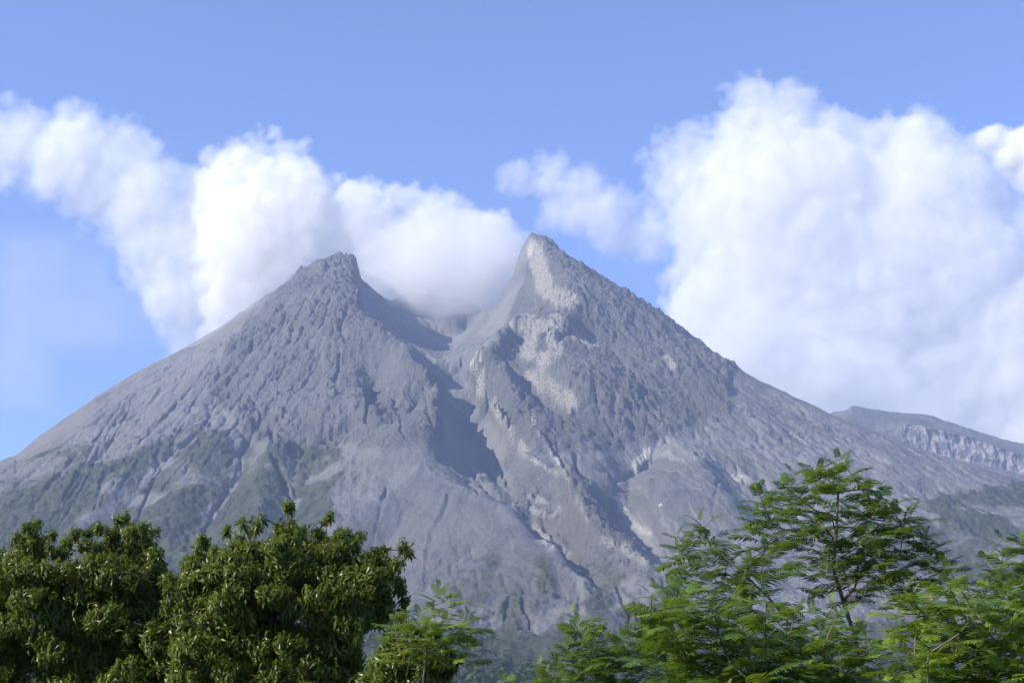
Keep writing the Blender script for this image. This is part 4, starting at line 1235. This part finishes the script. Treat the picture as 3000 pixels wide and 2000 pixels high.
CLOUD_TREE = None
def make_cloud(name, label, cat, poly, Y, dens, billow, soft, wisp=0.0, size=None, voxel=None, stretch=1.0, mat=None, seed=0.0, jit=0.25, radii=(240, 150, 95, 60, 36, 22), extra=()):
    global CLOUD_TREE
    if CLOUD_TREE is None:
        CLOUD_TREE = cloud_tree()
    rr = random.Random(int(seed) + 5)
    blobs = [(u, v, r) for q in ([poly] if not isinstance(poly[0], list) else poly) for u, v, r in pack(q, radii=radii)]
    m_per_px = Y / FPX * 1.02
    vs, rad, rank = [], [], []
    for u, v, r in blobs + list(extra):
        y = Y + rr.uniform(-1, 1) * jit * r * m_per_px / stretch
        x, yy, z = at(u, v, y)
        vs.append((float(x), float(yy) * stretch, float(z)))
        k = min(range(len(radii)), key=lambda i: abs(radii[i] - r))
        rad.append(radii[k] * m_per_px); rank.append(k)
    me = bpy.data.meshes.new(name)
    me.from_pydata(vs, [], [])
    attr(me, 'rad', rad); attr(me, 'rank', rank)
    src = bpy.data.objects.new(name + '_seeds', me)          # only the list of sphere centres the volume grows from; never in the scene
    o = add_obj(name, bpy.data.volumes.new(name), None, label=label, category=cat)
    o.data.materials.append(mat)
    md = o.modifiers.new('cloud_body', 'NODES'); md.node_group = CLOUD_TREE
    ids = {s.name: s.identifier for s in CLOUD_TREE.interface.items_tree if s.in_out == 'INPUT'}
    for k, val in (('Billow', billow), ('Size', size or 3.2 / (300 * m_per_px)), ('Soft', soft), ('Wisp', wisp), ('Voxel', voxel or 2.6 * m_per_px * 3), ('Seed', seed),
                   ('Density', dens), ('Stretch', stretch), ('Points', src), ('Material', mat)):
        md[ids[k]] = val
    return o

WHITE = cloud_mat('cloud_white', (0.998, 0.989, 0.970))
STEAM = cloud_mat('steam_white', (0.998, 0.988, 0.966))
GREYW = cloud_mat('cloud_grey', (0.990, 0.980, 0.966))
make_cloud('cloud', 'huge pale grey cumulus bank filling the sky over the right flank', 'cloud',
           [(2085, 235), (2190, 205), (2260, 215), (2380, 215), (2410, 285), (2480, 300), (2560, 345), (2660, 305), (2760, 318), (2830, 360), (2900, 390), (2960, 490), (3060, 550), (3300, 620),
            (3300, 1560), (2900, 1500), (2400, 1420), (2100, 1220), (1950, 1100), (1945, 940), (1945, 780), (1885, 640), (1870, 500), (1885, 410), (2000, 355), (2090, 360), (2115, 310)],
           9000, 0.0095, 105, 75, wisp=0.4, voxel=14, stretch=2.3, mat=GREYW, seed=3)
make_cloud('cloud', 'warm white lower bank of cloud resting against the right flank skyline', 'cloud',
           [(1960, 840), (2010, 790), (2090, 800), (2150, 860), (2260, 850), (2330, 930), (2450, 960), (2560, 1040), (2700, 1110), (2800, 1200), (2760, 1330), (2400, 1330), (2200, 1220), (2040, 1080), (1960, 960)],
           7900, 0.009, 85, 120, wisp=0.35, voxel=16, stretch=2.2, mat=WHITE, seed=13)
make_cloud('cloud', 'small brilliant white cloud peeping out behind the grey bank at the right edge', 'cloud',
           [(2850, 368), (2900, 362), (2960, 378), (3010, 362), (3150, 370), (3250, 600), (3060, 620), (2940, 520), (2880, 440)],
           11500, 0.03, 60, 50, voxel=22, stretch=1.6, mat=WHITE, seed=9)
make_cloud('cloud', 'thin ragged grey cloud drifting above the right summit', 'cloud',
           [(1440, 465), (1500, 480), (1560, 460), (1640, 445), (1710, 470), (1770, 510), (1850, 560), (1920, 630), (1980, 700), (1980, 780), (1860, 760), (1790, 750), (1700, 710), (1640, 690),
            (1560, 660), (1580, 590), (1540, 570), (1460, 580)],
           8200, 0.012, 80, 80, wisp=0.6, voxel=16, stretch=2.0, mat=GREYW, seed=21)
make_cloud('steam_plume', 'dense white steam plume billowing from the crater between the two summits', 'steam plume',
           [(570, 430), (640, 405), (760, 395), (800, 355), (845, 400), (890, 405), (935, 465), (985, 510), (1040, 515), (1090, 522), (1140, 525), (1190, 545), (1270, 535), (1335, 565), (1385, 600), (1445, 605),
            (1530, 655), (1570, 720), (1540, 860), (1500, 960), (1300, 980), (1180, 960), (1060, 930), (980, 880), (800, 960), (600, 1040), (570, 880), (570, 740), (560, 600)],
           4980, 0.026, 52, 26, wisp=0.1, voxel=8.5, stretch=2.6, mat=STEAM, seed=40)
make_cloud('steam_plume', 'thin torn veil of steam trailing from the plume to the left edge', 'steam plume',
           [(-150, 300), (0, 275), (60, 305), (190, 305), (280, 320), (390, 355), (460, 410), (550, 470), (650, 530), (740, 640), (800, 800), (640, 1000), (520, 1060), (430, 960), (350, 780), (270, 670), (170, 620),
            (40, 560), (-150, 560)],
           5600, 0.019, 78, 85, wisp=0.35, voxel=12, stretch=2.4, mat=STEAM, seed=55)
make_cloud('steam_plume', 'very faint pale veil of drifting steam over the sky left of the mountain', 'steam plume',
           [(-250, 560), (100, 540), (400, 620), (560, 740), (600, 980), (520, 1150), (200, 1330), (-250, 1480)],
           6300, 0.0011, 60, 420, wisp=0.5, voxel=34, stretch=2.0, mat=STEAM, seed=81)
make_cloud('steam_plume', 'faint low steam clinging inside the crater notch beneath the dense plume', 'steam plume',
           [(1085, 760), (1130, 660), (1250, 640), (1400, 660), (1530, 700), (1545, 770), (1515, 870), (1480, 965), (1400, 1000), (1300, 980), (1200, 955), (1120, 890)],
           4430, 0.017, 46, 130, wisp=0.3, voxel=11, stretch=1.8, mat=STEAM, seed=70)
make_cloud('steam_plume', 'wispy steam drifting low along the skyline of the left shoulder', 'steam plume',
           [(470, 1010), (560, 930), (680, 830), (800, 760), (900, 740), (920, 790), (800, 880), (680, 960), (560, 1030), (500, 1060)],
           4480, 0.007, 45, 80, wisp=0.7, voxel=10, stretch=1.4, mat=STEAM, seed=92)

# ------------------------------------------------------------------ haze
hz = [(-9000, -60, -3), (9000, -60, -3), (9000, 7000, -3), (-9000, 7000, -3)]
hv = np.array(hz + [(x, y, 2400) for x, y, z in hz], float)
hf = np.array([(3, 2, 1, 0), (4, 5, 6, 7), (0, 1, 5, 4), (1, 2, 6, 5), (2, 3, 7, 6), (3, 0, 4, 7)])
hb = NB('pale_blue_air')
pv = hb.n('ShaderNodeVolumePrincipled')
pv.inputs['Color'].default_value = (0.54, 0.67, 1.0, 1)
pv.inputs['Density'].default_value = 0.70e-4
pv.inputs['Anisotropy'].default_value = 0.0
hb.l(pv.outputs[0], hb.out.inputs['Volume'])
add_obj('haze', new_mesh('haze', hv, hf, False), hb.m, kind='stuff')
